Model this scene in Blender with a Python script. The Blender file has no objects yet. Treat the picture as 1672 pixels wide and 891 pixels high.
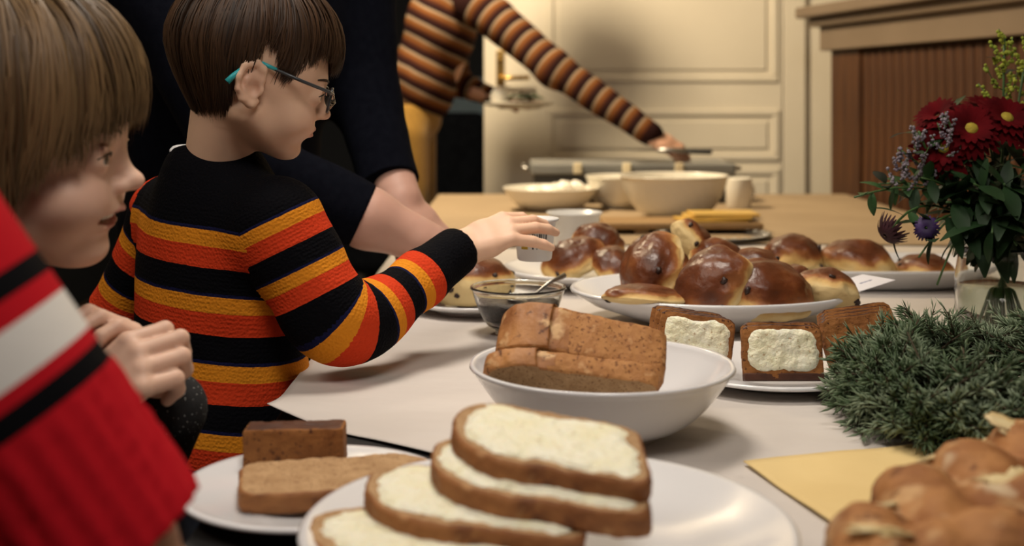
import bpy, bmesh, math, random
import numpy as np
from mathutils import Vector, Matrix, Euler, noise

random.seed(7)
rng = np.random.default_rng(7)
SC = bpy.context.scene
COL = SC.collection

# ------------------------------------------------------------------ camera
F = 2000.0                       # focal length in pixels of the 1672 x 891 frame
HZ = 160.0                       # horizon row
CAMZ = 1.05
TZ = 0.74                        # table top
cam_d = bpy.data.cameras.new('camera')
cam_d.sensor_width = 36.0
cam_d.lens = 36.0 * F / 1672.0
cam_d.shift_y = -(445.5 - HZ) / 1672.0
cam_d.clip_start = 0.02
cam_d.dof.use_dof = True
cam_d.dof.focus_distance = 1.32
cam_d.dof.aperture_fstop = 4.6
cam = bpy.data.objects.new('camera', cam_d)
cam.location = (0, 0, CAMZ)
cam.rotation_euler = (math.pi / 2, 0, 0)
COL.objects.link(cam)
SC.camera = cam

# ------------------------------------------------------------------ world, lamps, exposure
w = bpy.data.worlds.new('world')
SC.world = w
w.use_nodes = True
w.node_tree.nodes['Background'].inputs[0].default_value = (0.9, 0.8, 0.72, 1)
w.node_tree.nodes['Background'].inputs[1].default_value = 0.03

def area(name, loc, target, sx, sy, power, col, spread=180):
    d = bpy.data.lights.new(name, 'AREA')
    d.shape = 'RECTANGLE'
    d.size = sx
    d.size_y = sy
    d.energy = power
    d.color = col
    d.spread = math.radians(spread)
    o = bpy.data.objects.new(name, d)
    o.location = loc
    o.rotation_euler = (Vector(target) - Vector(loc)).to_track_quat('-Z', 'Y').to_euler()
    COL.objects.link(o)
    return o

area('fill_light_near', (0.12, 0.22, 2.15), (-0.1, 1.2, 0.8), 0.5, 0.5, 8, (1.0, 0.92, 0.84), 150)  # added fill to brighten the children's faces, no known fixture
area('fill_light_left', (-1.2, 0.5, 2.2), (-0.2, 1.4, 0.9), 0.5, 0.5, 6, (1.0, 0.88, 0.74), 150)  # unseen fill added from the left for the boy's neck and back
area('pendant_lamp_middle', (-0.12, 1.5, 2.15), (-0.08, 1.5, 0.0), 0.4, 0.4, 6.2, (1.0, 0.90, 0.78), 105)
area('ceiling_lamp_far', (-0.55, 3.15, 2.35), (0.35, 4.3, 0.95), 0.3, 0.3, 70, (1.0, 0.81, 0.55))

vs = SC.view_settings
vs.view_transform = 'Standard'
vs.look = 'None'
vs.exposure = -0.10
vs.gamma = 1.0
vs.use_curve_mapping = False

# ------------------------------------------------------------------ helpers
def P(px, py, Y):
    return Vector(((px - 836.0) / F * Y, Y, CAMZ - (py - HZ) / F * Y))

def T(px, py, z=TZ):
    return P(px, py, (CAMZ - z) * F / (py - HZ))

def tag(o, label=None, cat=None, group=None, kind=None):
    if label: o['label'] = label
    if cat: o['category'] = cat
    if group: o['group'] = group
    if kind: o['kind'] = kind
    return o

def empty(name, loc=(0, 0, 0), rot=(0, 0, 0), label=None, cat=None, group=None):
    o = bpy.data.objects.new(name, None)
    o.empty_display_size = 0.05
    o.location = loc
    o.rotation_euler = rot
    COL.objects.link(o)
    return tag(o, label, cat, group)

def mesh_data(name, v, f, mats=(), smooth=True, mi=None):
    me = bpy.data.meshes.new(name)
    v = np.asarray(v, dtype=np.float64)
    me.from_pydata([tuple(p) for p in v.tolist()], [], f.tolist() if isinstance(f, np.ndarray) else f)
    for m in (mats if isinstance(mats, (list, tuple)) else [mats]):
        me.materials.append(m)
    if smooth:
        me.polygons.foreach_set('use_smooth', [True] * len(me.polygons))
    if mi is not None:
        me.polygons.foreach_set('material_index', mi)
    me.update()
    return me

def obj(name, me, parent=None, loc=None, rot=None, scale=None):
    o = bpy.data.objects.new(name, me)
    COL.objects.link(o)
    if parent is not None: o.parent = parent
    if loc is not None: o.location = loc
    if rot is not None: o.rotation_euler = rot
    if scale is not None: o.scale = scale
    return o

def mk(name, v, f, mat, parent=None, smooth=True, mi=None, **kw):
    return obj(name, mesh_data(name, v, f, mat, smooth, mi), parent, **kw)

def cattr(me, name, f, region, svals):
    """per-corner attribute with hard seams: each face takes the values of the region most of its corners lie in"""
    F_ = np.asarray(f); r = np.sort(region[F_], axis=1)[:, 1]
    S_ = np.stack(svals)                       # region x vertex
    a = me.attributes.new(name, 'FLOAT', 'CORNER')
    a.data.foreach_set('value', S_[r[:, None].repeat(F_.shape[1], 1), F_].astype(np.float32).ravel())

def vattr(me, name, vals):
    a = me.attributes.new(name, 'FLOAT', 'POINT')
    a.data.foreach_set('value', np.asarray(vals, dtype=np.float32))

def join(parts):
    V, Fc, n = [], [], 0
    for v, f in parts:
        v = np.asarray(v, float)
        V.append(v)
        Fc += [[i + n for i in q] for q in (f.tolist() if isinstance(f, np.ndarray) else f)]
        n += len(v)
    return np.concatenate(V), Fc

def box(lo, hi):
    x0, y0, z0 = lo; x1, y1, z1 = hi
    v = [(x0,y0,z0),(x1,y0,z0),(x1,y1,z0),(x0,y1,z0),(x0,y0,z1),(x1,y0,z1),(x1,y1,z1),(x0,y1,z1)]
    f = [[0,3,2,1],[4,5,6,7],[0,1,5,4],[1,2,6,5],[2,3,7,6],[3,0,4,7]]
    return np.array(v, float), f

def bevel_mod(o, w=0.003, seg=2):
    m = o.modifiers.new('bevel', 'BEVEL')
    m.width = w; m.segments = seg; m.limit_method = 'ANGLE'
    return o

def bx(name, lo, hi, mat, parent=None, bevel=0.0, **kw):
    v, f = box(lo, hi)
    o = mk(name, v, f, mat, parent, smooth=False, **kw)
    if bevel: bevel_mod(o, bevel)
    return o

def tube(pts, r, n=8, cap=True):
    """swept tube along points; r scalar or list"""
    pts = [Vector(p) for p in pts]
    rr = r if isinstance(r, (list, tuple, np.ndarray)) else [r] * len(pts)
    V, Fc = [], []
    t0 = (pts[1] - pts[0]).normalized()
    up = Vector((0, 0, 1)) if abs(t0.z) < 0.9 else Vector((1, 0, 0))
    a = t0.cross(up).normalized()
    for i, p in enumerate(pts):
        t = (pts[min(i + 1, len(pts) - 1)] - pts[max(i - 1, 0)]).normalized()
        a = (a - t * a.dot(t)).normalized()
        b = t.cross(a)
        for k in range(n):
            an = 2 * math.pi * k / n
            V.append(p + (a * math.cos(an) + b * math.sin(an)) * rr[i])
    for i in range(len(pts) - 1):
        for k in range(n):
            k2 = (k + 1) % n
            Fc.append([i*n+k, i*n+k2, (i+1)*n+k2, (i+1)*n+k])
    if cap:
        Fc.append(list(range(n))[::-1])
        Fc.append([(len(pts)-1)*n + k for k in range(n)])
    return np.array([tuple(p) for p in V]), Fc

def lathe(prof, n=64, sx=1.0, sy=1.0, power=2.0, mod=None):
    """closed profile ((r,z),...) spun about z; superellipse if power != 2"""
    V, Fc = [], []
    m = len(prof)
    for i in range(n):
        a = 2 * math.pi * i / n
        c, s = math.cos(a), math.sin(a)
        if power != 2.0:
            q = (abs(c) ** power + abs(s) ** power) ** (-1.0 / power)
            c, s = c * q, s * q
        for j, (r, z) in enumerate(prof):
            rr = r * (mod(a, j, z) if mod else 1.0)
            V.append((rr * c * sx, rr * s * sy, z))
    for i in range(n):
        i2 = (i + 1) % n
        for j in range(m):
            j2 = (j + 1) % m
            if prof[j][0] < 1e-6 and prof[j2][0] < 1e-6: continue
            Fc.append([i*m+j, i2*m+j, i2*m+j2, i*m+j2])
    return np.array(V), Fc

def weld(o, d=1e-5):
    bm = bmesh.new(); bm.from_mesh(o.data)
    bmesh.ops.remove_doubles(bm, verts=bm.verts, dist=d)
    bmesh.ops.recalc_face_normals(bm, faces=bm.faces)
    bm.to_mesh(o.data); bm.free()
    return o

def copy_tree(o, parent=None):
    c = o.copy(); COL.objects.link(c); c.parent = parent
    for ch in [x for x in bpy.data.objects if x.parent == o]:
        copy_tree(ch, c)
    return c

def nz(p, s=1.0):
    return noise.noise(Vector(p) * s)

def frame(f, up):
    """rotation matrix: columns x=f, z~up"""
    x = Vector(f).normalized(); z = Vector(up); z = (z - x * z.dot(x)).normalized()
    y = z.cross(x)
    return Matrix((x, y, z)).transposed()

# ------------------------------------------------------------------ materials
def pmat(name, base, rough=0.6, c2=None, vs=8.0, vd=4.0, ramp=(0.35, 0.65), bump=0.0, bs=60.0, bdist=0.002,
         metal=0.0, coat=0.0, trans=0.0, ior=1.45, sss=0.0, spec=0.5, sheen=0.0, coords='Object', stretch=None):
    m = bpy.data.materials.new(name)
    m.use_nodes = True
    nt = m.node_tree; N = nt.nodes; L = nt.links
    b = N['Principled BSDF']
    b.inputs['Base Color'].default_value = (*base, 1)
    b.inputs['Roughness'].default_value = rough
    b.inputs['Metallic'].default_value = metal
    b.inputs['Coat Weight'].default_value = coat
    b.inputs['Transmission Weight'].default_value = trans
    b.inputs['IOR'].default_value = ior
    b.inputs['Specular IOR Level'].default_value = spec
    b.inputs['Sheen Weight'].default_value = sheen
    if sss:
        b.inputs['Subsurface Weight'].default_value = sss
        b.inputs['Subsurface Radius'].default_value = (0.012, 0.005, 0.003)
        b.inputs['Subsurface Scale'].default_value = 1.0
    if c2 is not None or bump:
        tc = N.new('ShaderNodeTexCoord')
        src = tc.outputs[coords]
        if stretch:
            mp = N.new('ShaderNodeMapping')
            mp.inputs['Scale'].default_value = stretch
            L.new(src, mp.inputs[0]); src = mp.outputs[0]
    if c2 is not None:
        nn = N.new('ShaderNodeTexNoise')
        nn.inputs['Scale'].default_value = vs; nn.inputs['Detail'].default_value = vd
        L.new(src, nn.inputs['Vector'])
        r = N.new('ShaderNodeValToRGB')
        r.color_ramp.elements[0].position = ramp[0]; r.color_ramp.elements[0].color = (*base, 1)
        r.color_ramp.elements[1].position = ramp[1]; r.color_ramp.elements[1].color = (*c2, 1)
        L.new(nn.outputs['Fac'], r.inputs[0]); L.new(r.outputs[0], b.inputs['Base Color'])
        m['ramp'] = r.name
    if bump:
        n2 = N.new('ShaderNodeTexNoise')
        n2.inputs['Scale'].default_value = bs; n2.inputs['Detail'].default_value = 3.0
        L.new(src, n2.inputs['Vector'])
        bp = N.new('ShaderNodeBump')
        bp.inputs['Strength'].default_value = bump; bp.inputs['Distance'].default_value = bdist
        L.new(n2.outputs['Fac'], bp.inputs['Height']); L.new(bp.outputs[0], b.inputs['Normal'])
    return m

def specks(m, scale, thr, col, soft=0.06, stretch=None):
    """small spots of another colour (pores, bran, toasted blisters)"""
    N = m.node_tree.nodes; L = m.node_tree.links; b = N['Principled BSDF']
    lk = b.inputs['Base Color'].links[0]; src = lk.from_socket
    tc = N.new('ShaderNodeTexCoord'); n = N.new('ShaderNodeTexNoise'); n.inputs['Scale'].default_value = scale; n.inputs['Detail'].default_value = 2.5
    L.new(tc.outputs['Object'], n.inputs['Vector'])
    mr = N.new('ShaderNodeMapRange'); mr.inputs[1].default_value = thr; mr.inputs[2].default_value = thr + soft
    L.new(n.outputs['Fac'], mr.inputs[0])
    mx = N.new('ShaderNodeMix'); mx.data_type = 'RGBA'
    L.new(mr.outputs[0], mx.inputs['Factor']); L.new(src, mx.inputs['A']); mx.inputs['B'].default_value = (*col, 1)
    L.new(mx.outputs['Result'], b.inputs['Base Color'])
    return m

_tex = {}
def rough_up(o, strength=0.002, scale=0.01, lev=2, simple=True):
    """real surface relief: subdivide and displace"""
    if lev:
        s = o.modifiers.new('subdivide', 'SUBSURF'); s.levels = lev; s.render_levels = lev
        s.subdivision_type = 'SIMPLE' if simple else 'CATMULL_CLARK'
    if scale not in _tex:
        t = bpy.data.textures.new('relief', 'CLOUDS'); t.noise_scale = scale; t.noise_depth = 3; _tex[scale] = t
    d = o.modifiers.new('relief', 'DISPLACE'); d.texture = _tex[scale]; d.strength = strength; d.mid_level = 0.5; d.texture_coords = 'LOCAL'
    return o

def ramp_mat(name, attr, stops, rough=0.85, interp='CONSTANT', wave=0.0, bump=0.4, period=None, sheen=0.0, fine=700.0):
    """colour from a vertex attribute (stripes along a limb), knit relief from a fine texture"""
    m = bpy.data.materials.new(name); m.use_nodes = True
    nt = m.node_tree; N = nt.nodes; L = nt.links
    b = N['Principled BSDF']
    b.inputs['Roughness'].default_value = rough
    b.inputs['Sheen Weight'].default_value = sheen
    b.inputs['Specular IOR Level'].default_value = 0.06
    a = N.new('ShaderNodeAttribute'); a.attribute_name = attr
    src = a.outputs['Fac']
    if wave:
        tc = N.new('ShaderNodeTexCoord')
        nn = N.new('ShaderNodeTexNoise'); nn.inputs['Scale'].default_value = 160.0
        L.new(tc.outputs['Object'], nn.inputs['Vector'])
        ma = N.new('ShaderNodeMath'); ma.operation = 'MULTIPLY_ADD'
        L.new(nn.outputs['Fac'], ma.inputs[0]); ma.inputs[1].default_value = wave
        L.new(src, ma.inputs[2]); src = ma.outputs[0]
    if period:
        dv = N.new('ShaderNodeMath'); dv.operation = 'DIVIDE'; dv.inputs[1].default_value = period
        L.new(src, dv.inputs[0])
        fr = N.new('ShaderNodeMath'); fr.operation = 'FRACT'
        L.new(dv.outputs[0], fr.inputs[0]); src2 = fr.outputs[0]
    else:
        src2 = src
    r = N.new('ShaderNodeValToRGB'); cr = r.color_ramp; cr.interpolation = interp
    while len(cr.elements) < len(stops): cr.elements.new(0.5)
    for e, (p, c) in zip(cr.elements, stops):
        e.position = p; e.color = (*c, 1)
    L.new(src2, r.inputs[0]); L.new(r.outputs[0], b.inputs['Base Color'])
    tc2 = N.new('ShaderNodeTexCoord')
    n2 = N.new('ShaderNodeTexVoronoi'); n2.inputs['Scale'].default_value = fine * 0.45
    L.new(tc2.outputs['Object'], n2.inputs['Vector'])
    wv = N.new('ShaderNodeMath'); wv.operation = 'MULTIPLY'; wv.inputs[1].default_value = fine * 1.8
    L.new(a.outputs['Fac'], wv.inputs[0])
    sn = N.new('ShaderNodeMath'); sn.operation = 'SINE'; L.new(wv.outputs[0], sn.inputs[0])
    ad = N.new('ShaderNodeMath'); ad.operation = 'MULTIPLY_ADD'; ad.inputs[1].default_value = 0.12
    L.new(sn.outputs[0], ad.inputs[0]); L.new(n2.outputs['Distance'], ad.inputs[2])
    bp = N.new('ShaderNodeBump'); bp.inputs['Strength'].default_value = bump; bp.inputs['Distance'].default_value = 0.0015
    L.new(ad.outputs[0], bp.inputs['Height']); L.new(bp.outputs[0], b.inputs['Normal'])
    return m

# ------------------------------------------------------------------ signed-distance modelling (smooth bodies)
class SDF:
    def __init__(self, k=0.02): self.p = []; self.k = k
    def cap(self, a, b, ra, rb=None, k=None, sub=False):
        a = np.array(a, float); b = np.array(b, float); rb = ra if rb is None else rb
        R = max(ra, rb)
        lo = np.minimum(a, b) - R; hi = np.maximum(a, b) + R
        ba = b - a; bb = max(float(ba @ ba), 1e-12)
        def f(X, Y, Z):
            t = np.clip(((X - a[0]) * ba[0] + (Y - a[1]) * ba[1] + (Z - a[2]) * ba[2]) / bb, 0, 1)
            return np.sqrt((X - a[0] - t * ba[0]) ** 2 + (Y - a[1] - t * ba[1]) ** 2 + (Z - a[2] - t * ba[2]) ** 2) - (ra + (rb - ra) * t)
        self.p.append((f, lo, hi, self.k if k is None else k, sub)); return self
    def chain(self, pts, rs, k=None, sub=False):
        for i in range(len(pts) - 1): self.cap(pts[i], pts[i+1], rs[i], rs[i+1], k, sub)
        return self
    def ell(self, c, r, R=None, k=None, sub=False):
        c = np.array(c, float); r = np.array(r, float)
        M = np.array(R.transposed() if R is not None else Matrix.Identity(3))
        ext = np.abs(np.linalg.inv(M)) @ r
        def f(X, Y, Z):
            x, y, z = X - c[0], Y - c[1], Z - c[2]
            u = (M[0,0]*x + M[0,1]*y + M[0,2]*z); v = (M[1,0]*x + M[1,1]*y + M[1,2]*z); q = (M[2,0]*x + M[2,1]*y + M[2,2]*z)
            k0 = np.sqrt((u/r[0])**2 + (v/r[1])**2 + (q/r[2])**2)
            k1 = np.sqrt((u/r[0]**2)**2 + (v/r[1]**2)**2 + (q/r[2]**2)**2) + 1e-9
            return k0 * (k0 - 1.0) / k1
        self.p.append((f, c - ext, c + ext, self.k if k is None else k, sub)); return self
    def plane(self, pt, n, k=0.004):
        """cut away the side the normal points to"""
        pt = np.array(pt, float); n = np.array(Vector(n).normalized())
        def f(X, Y, Z):
            return -((X - pt[0]) * n[0] + (Y - pt[1]) * n[1] + (Z - pt[2]) * n[2])
        self.p.append((f, None, None, k, True)); return self
    def at(self, V):
        d = np.full(len(V), 1.0)
        for f, lo, hi, k, sub in self.p:
            e = f(V[:,0], V[:,1], V[:,2]); d = smin(d, e, k) if not sub else -smin(-d, e, k)
        return d
    def mesh(self, h):
        lo = np.min([q[1] for q in self.p if q[1] is not None and not q[4]], axis=0) - 4 * h
        hi = np.max([q[2] for q in self.p if q[2] is not None and not q[4]], axis=0) + 4 * h
        n = np.ceil((hi - lo) / h).astype(int) + 1
        g = np.full(n, 1.0)
        ax = [lo[i] + h * np.arange(n[i]) for i in range(3)]
        for f, a, b, k, sub in self.p:
            if a is None: s = [slice(0, n[i]) for i in range(3)]
            else:
                m = k + 4 * h
                s = [slice(max(0, int((a[i] - m - lo[i]) / h)), min(n[i], int((b[i] + m - lo[i]) / h) + 2)) for i in range(3)]
                if any(q.stop <= q.start for q in s): continue
            e = f(ax[0][s[0]][:, None, None], ax[1][s[1]][None, :, None], ax[2][s[2]][None, None, :])
            cur = g[s[0], s[1], s[2]]
            g[s[0], s[1], s[2]] = smin(cur, e, k) if not sub else -smin(-cur, e, k)
        return nets(g, lo, h)

def smin(a, b, k):
    if k <= 0: return np.minimum(a, b)
    h = np.clip(0.5 + 0.5 * (b - a) / k, 0, 1)
    return b * (1 - h) + a * h - k * h * (1 - h)

def nets(g, lo, h):
    ins = g < 0
    c = np.zeros(tuple(s - 1 for s in g.shape), dtype=np.int8)
    for i in (0, 1):
        for j in (0, 1):
            for k in (0, 1):
                c += ins[i:g.shape[0]-1+i, j:g.shape[1]-1+j, k:g.shape[2]-1+k]
    act = (c > 0) & (c < 8)
    idx = np.argwhere(act)
    vid = np.full(act.shape, -1, dtype=np.int64); vid[act] = np.arange(len(idx))
    acc = np.zeros((len(idx), 3)); cnt = np.zeros(len(idx))
    cs = [(i, j, k) for i in (0,1) for j in (0,1) for k in (0,1)]
    for A in cs:
        for d in range(3):
            if A[d]: continue
            B = list(A); B[d] = 1
            a = g[idx[:,0]+A[0], idx[:,1]+A[1], idx[:,2]+A[2]]; b = g[idx[:,0]+B[0], idx[:,1]+B[1], idx[:,2]+B[2]]
            m = (a < 0) != (b < 0)
            t = np.where(m, a / np.where(np.abs(a - b) < 1e-12, 1, a - b), 0)
            p = np.array(A, float)[None, :].repeat(len(idx), 0); p[:, d] += t
            acc[m] += p[m]; cnt[m] += 1
    V = lo + h * (idx + acc / np.maximum(cnt, 1)[:, None])
    Fc = []
    for d in range(3):
        e, q = (d + 1) % 3, (d + 2) % 3
        s0 = [slice(None)] * 3; s1 = [slice(None)] * 3
        s0[d] = slice(0, -1); s1[d] = slice(1, None)
        x = ins[tuple(s0)] != ins[tuple(s1)]
        I = np.argwhere(x)
        I = I[(I[:, e] > 0) & (I[:, q] > 0) & (I[:, e] < vid.shape[e]) & (I[:, q] < vid.shape[q])]
        fl = ins[I[:,0], I[:,1], I[:,2]]
        def cell(de, dq):
            J = I.copy(); J[:, e] -= de; J[:, q] -= dq
            return vid[J[:,0], J[:,1], J[:,2]]
        Q = np.stack([cell(1,1), cell(0,1), cell(0,0), cell(1,0)], 1)
        Q[~fl] = Q[~fl][:, ::-1]
        Fc.append(Q)
    Fc = np.concatenate(Fc); Fc = Fc[(Fc >= 0).all(1)]
    return V, Fc

def relax(V, Fc, it=1, lam=0.5):
    Fc = np.asarray(Fc)
    for _ in range(it):
        s = np.zeros_like(V); n = np.zeros(len(V))
        for a, b in ((0,1),(1,2),(2,3),(3,0)):
            np.add.at(s, Fc[:,a], V[Fc[:,b]]); np.add.at(s, Fc[:,b], V[Fc[:,a]])
            np.add.at(n, Fc[:,a], 1); np.add.at(n, Fc[:,b], 1)
        V = V + lam * (s / np.maximum(n, 1)[:, None] - V)
    return V

def xf(V, M):
    M = np.array(M)
    return V @ M[:3,:3].T + M[:3,3]
# ------------------------------------------------------------------ materials in use
M = {}
M['white_paint'] = pmat('white_paint', (0.74, 0.68, 0.56), 0.45, c2=(0.70, 0.64, 0.52), vs=3, bump=0.08, bs=40)
M['wall'] = pmat('wall_plaster', (0.62, 0.57, 0.48), 0.8, c2=(0.58, 0.53, 0.44), vs=4, bump=0.1, bs=90)
M['ceiling'] = pmat('ceiling_paint', (0.7, 0.66, 0.6), 0.9, c2=(0.66, 0.62, 0.56), vs=4)
M['floor'] = pmat('floor_boards', (0.10, 0.06, 0.035), 0.5, c2=(0.06, 0.035, 0.02), vs=3, stretch=(8, 1, 1))
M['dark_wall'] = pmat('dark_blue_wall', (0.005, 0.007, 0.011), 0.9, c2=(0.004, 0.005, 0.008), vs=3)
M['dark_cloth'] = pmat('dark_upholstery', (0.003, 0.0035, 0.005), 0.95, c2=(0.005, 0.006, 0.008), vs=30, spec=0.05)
M['brass'] = pmat('brass', (0.72, 0.48, 0.16), 0.25, metal=1.0, c2=(0.55, 0.35, 0.1), vs=25)
M['slat_wood'] = pmat('reddish_slat_wood', (0.085, 0.031, 0.009), 0.5, c2=(0.045, 0.015, 0.0045), vs=9, vd=8, stretch=(6, 6, 0.6), bump=0.1, bs=30)
M['trim_paint'] = pmat('beige_mantel_paint', (0.19, 0.14, 0.095), 0.5, c2=(0.165, 0.12, 0.08), vs=4, bump=0.05, bs=50)
M['table'] = pmat('black_table_cloth', (0.008, 0.007, 0.007), 0.85, c2=(0.013, 0.011, 0.010), vs=60)
M['cloth'] = pmat('white_paper_cloth', (0.60, 0.555, 0.515), 0.8, c2=(0.555, 0.51, 0.47), vs=5, bump=0.5, bs=14, bdist=0.004, stretch=(1, 2.2, 1))
M['kraft'] = pmat('tan_table_cover', (0.38, 0.28, 0.172), 0.7, c2=(0.33, 0.24, 0.145), vs=4, bump=0.15, bs=12, bdist=0.004)
M['china'] = pmat('white_china', (0.70, 0.70, 0.71), 0.16, c2=(0.685, 0.685, 0.695), vs=6, coat=0.25)
M['cream_china'] = pmat('cream_glass_china', (0.80, 0.76, 0.66), 0.22, c2=(0.78, 0.74, 0.64), vs=6, coat=0.3)
M['glass'] = pmat('clear_glass', (0.95, 0.97, 0.96), 0.02, trans=1.0, ior=1.46)
M['steel'] = pmat('brushed_steel', (0.45, 0.44, 0.42), 0.32, metal=1.0, c2=(0.36, 0.35, 0.34), vs=20, stretch=(1, 12, 1))
M['grey_metal'] = pmat('grey_enamel', (0.20, 0.20, 0.19), 0.4, c2=(0.17, 0.17, 0.16), vs=8)
M['dark_metal'] = pmat('dark_grey_enamel', (0.07, 0.07, 0.068), 0.5, c2=(0.05, 0.05, 0.05), vs=8)
M['ivory'] = pmat('ivory_knob', (0.75, 0.65, 0.45), 0.4, c2=(0.7, 0.6, 0.4), vs=10)
M['jam'] = pmat('dark_chocolate_sprinkles', (0.030, 0.014, 0.010), 0.35, c2=(0.012, 0.006, 0.005), vs=140, bump=0.9, bs=220, bdist=0.003)
M['crumb'] = pmat('brown_bread_crumb', (0.46, 0.29, 0.145), 0.9, c2=(0.35, 0.205, 0.095), vs=70, vd=6, bump=0.7, bs=190, bdist=0.003)
M['crust'] = pmat('bread_crust', (0.34, 0.145, 0.045), 0.7, c2=(0.22, 0.08, 0.022), vs=30, vd=5, bump=0.6, bs=120, bdist=0.003)
M['side_crust'] = pmat('tin_loaf_side_crust', (0.42, 0.195, 0.062), 0.75, c2=(0.31, 0.125, 0.036), vs=90, vd=6, ramp=(0.4, 0.7), bump=0.5, bs=230, bdist=0.002)
M['dark_crust'] = pmat('loaf_dome_crust', (0.42, 0.19, 0.06), 0.6, c2=(0.20, 0.065, 0.016), vs=22, vd=6, bump=0.5, bs=110, bdist=0.003)
M['butter'] = pmat('butter_spread', (0.80, 0.76, 0.52), 0.45, c2=(0.84, 0.82, 0.66), vs=45, vd=6, bump=0.8, bs=150, bdist=0.004, sss=0.1)
M['ginger'] = pmat('gingerbread_crumb', (0.31, 0.125, 0.032), 0.85, c2=(0.22, 0.08, 0.018), vs=60, vd=6, bump=0.6, bs=160, bdist=0.003)
M['ginger_crust'] = pmat('gingerbread_crust', (0.085, 0.025, 0.008), 0.55, c2=(0.05, 0.014, 0.005), vs=40, bump=0.3, bs=120)
M['raisin'] = pmat('raisin', (0.020, 0.008, 0.006), 0.4, c2=(0.035, 0.015, 0.01), vs=200, bump=0.7, bs=300)
M['cheese'] = pmat('yellow_cheese', (0.66, 0.42, 0.09), 0.4, c2=(0.6, 0.37, 0.07), vs=20, sss=0.1)
M['board'] = pmat('wooden_board', (0.36, 0.22, 0.09), 0.6, c2=(0.26, 0.15, 0.06), vs=6, stretch=(1, 10, 1))
M['paper'] = pmat('note_paper', (0.78, 0.77, 0.82), 0.7, c2=(0.75, 0.74, 0.79), vs=8)
M['ink'] = pmat('blue_ink', (0.10, 0.13, 0.38), 0.6, c2=(0.09, 0.11, 0.32), vs=50)
M['black_ink'] = pmat('black_print', (0.02, 0.02, 0.018), 0.6, c2=(0.03, 0.03, 0.03), vs=50)
M['yellow_print'] = pmat('yellow_print', (0.62, 0.42, 0.04), 0.5, c2=(0.55, 0.38, 0.04), vs=50)
M['red_print'] = pmat('red_print', (0.55, 0.03, 0.02), 0.5, c2=(0.45, 0.03, 0.02), vs=50)
M['plastic'] = pmat('milky_plastic', (0.80, 0.80, 0.79), 0.3, c2=(0.77, 0.77, 0.76), vs=10, trans=0.12)
M['napkin'] = pmat('yellow_napkin', (0.76, 0.58, 0.27), 0.85, c2=(0.70, 0.52, 0.23), vs=9, bump=0.2, bs=40)
M['braid'] = pmat('braided_bread_crust', (0.44, 0.20, 0.065), 0.7, c2=(0.25, 0.09, 0.024), vs=30, vd=6, bump=0.7, bs=90, bdist=0.003)
M['melted'] = pmat('melted_cheese_topping', (0.72, 0.60, 0.34), 0.5, c2=(0.62, 0.45, 0.2), vs=60, bump=0.5, bs=120)
M['egg'] = pmat('boiled_egg_white', (0.88, 0.84, 0.75), 0.3, c2=(0.86, 0.82, 0.72), vs=10, sss=0.15)
M['salad'] = pmat('green_salad', (0.05, 0.14, 0.02), 0.5, c2=(0.03, 0.09, 0.015), vs=60)
M['needle'] = pmat('fir_needles', (0.07, 0.115, 0.052), 0.5, c2=(0.29, 0.36, 0.24), vs=22, ramp=(0.45, 0.72))
M['twig'] = pmat('fir_twig', (0.06, 0.04, 0.02), 0.8, c2=(0.04, 0.026, 0.012), vs=40)
M['leaf'] = pmat('dark_leaf', (0.010, 0.028, 0.009), 0.5, c2=(0.018, 0.045, 0.015), vs=20, spec=0.25)
M['leaf_light'] = pmat('green_leaf', (0.022, 0.06, 0.018), 0.5, c2=(0.035, 0.08, 0.025), vs=20, spec=0.25)
M['stem'] = pmat('flower_stem', (0.045, 0.10, 0.03), 0.5, c2=(0.06, 0.12, 0.03), vs=30)
M['red_petal'] = pmat('red_petal', (0.105, 0.0025, 0.005), 0.85, c2=(0.05, 0.0012, 0.003), vs=30, spec=0.1)
M['dark_petal'] = pmat('dark_wine_petal', (0.035, 0.004, 0.010), 0.7, c2=(0.02, 0.003, 0.008), vs=40)
M['purple_petal'] = pmat('purple_petal', (0.016, 0.006, 0.045), 0.6, c2=(0.05, 0.02, 0.11), vs=40)
M['yellow_eye'] = pmat('yellow_flower_eye', (0.40, 0.31, 0.03), 0.8, c2=(0.3, 0.22, 0.02), vs=200, bump=0.6, bs=400)
M['goldenrod'] = pmat('goldenrod_bud', (0.30, 0.33, 0.03), 0.8, c2=(0.20, 0.26, 0.025), vs=60)
M['statice'] = pmat('pale_lilac_bud', (0.15, 0.12, 0.155), 0.8, c2=(0.24, 0.21, 0.24), vs=60)
M['water'] = pmat('vase_water', (0.75, 0.82, 0.72), 0.02, trans=1.0, ior=1.33)

specks(M['crumb'], 420, 0.60, (0.19, 0.095, 0.04)); specks(M['crumb'], 160, 0.66, (0.24, 0.12, 0.05))
specks(M['crust'], 60, 0.58, (0.13, 0.042, 0.012), 0.12); specks(M['crust'], 45, 0.60, (0.47, 0.25, 0.10), 0.15)
specks(M['side_crust'], 260, 0.58, (0.20, 0.075, 0.02)); specks(M['side_crust'], 90, 0.62, (0.50, 0.27, 0.11), 0.1)
specks(M['dark_crust'], 55, 0.56, (0.58, 0.36, 0.17), 0.12); specks(M['dark_crust'], 120, 0.62, (0.10, 0.03, 0.008), 0.1)
specks(M['ginger'], 300, 0.62, (0.075, 0.022, 0.006)); specks(M['ginger'], 110, 0.68, (0.09, 0.03, 0.008))
specks(M['butter'], 220, 0.66, (0.55, 0.42, 0.24), 0.05)
specks(M['braid'], 34, 0.56, (0.60, 0.37, 0.17), 0.16); specks(M['braid'], 26, 0.60, (0.66, 0.52, 0.33), 0.12); specks(M['braid'], 70, 0.62, (0.14, 0.045, 0.012), 0.1)
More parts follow.
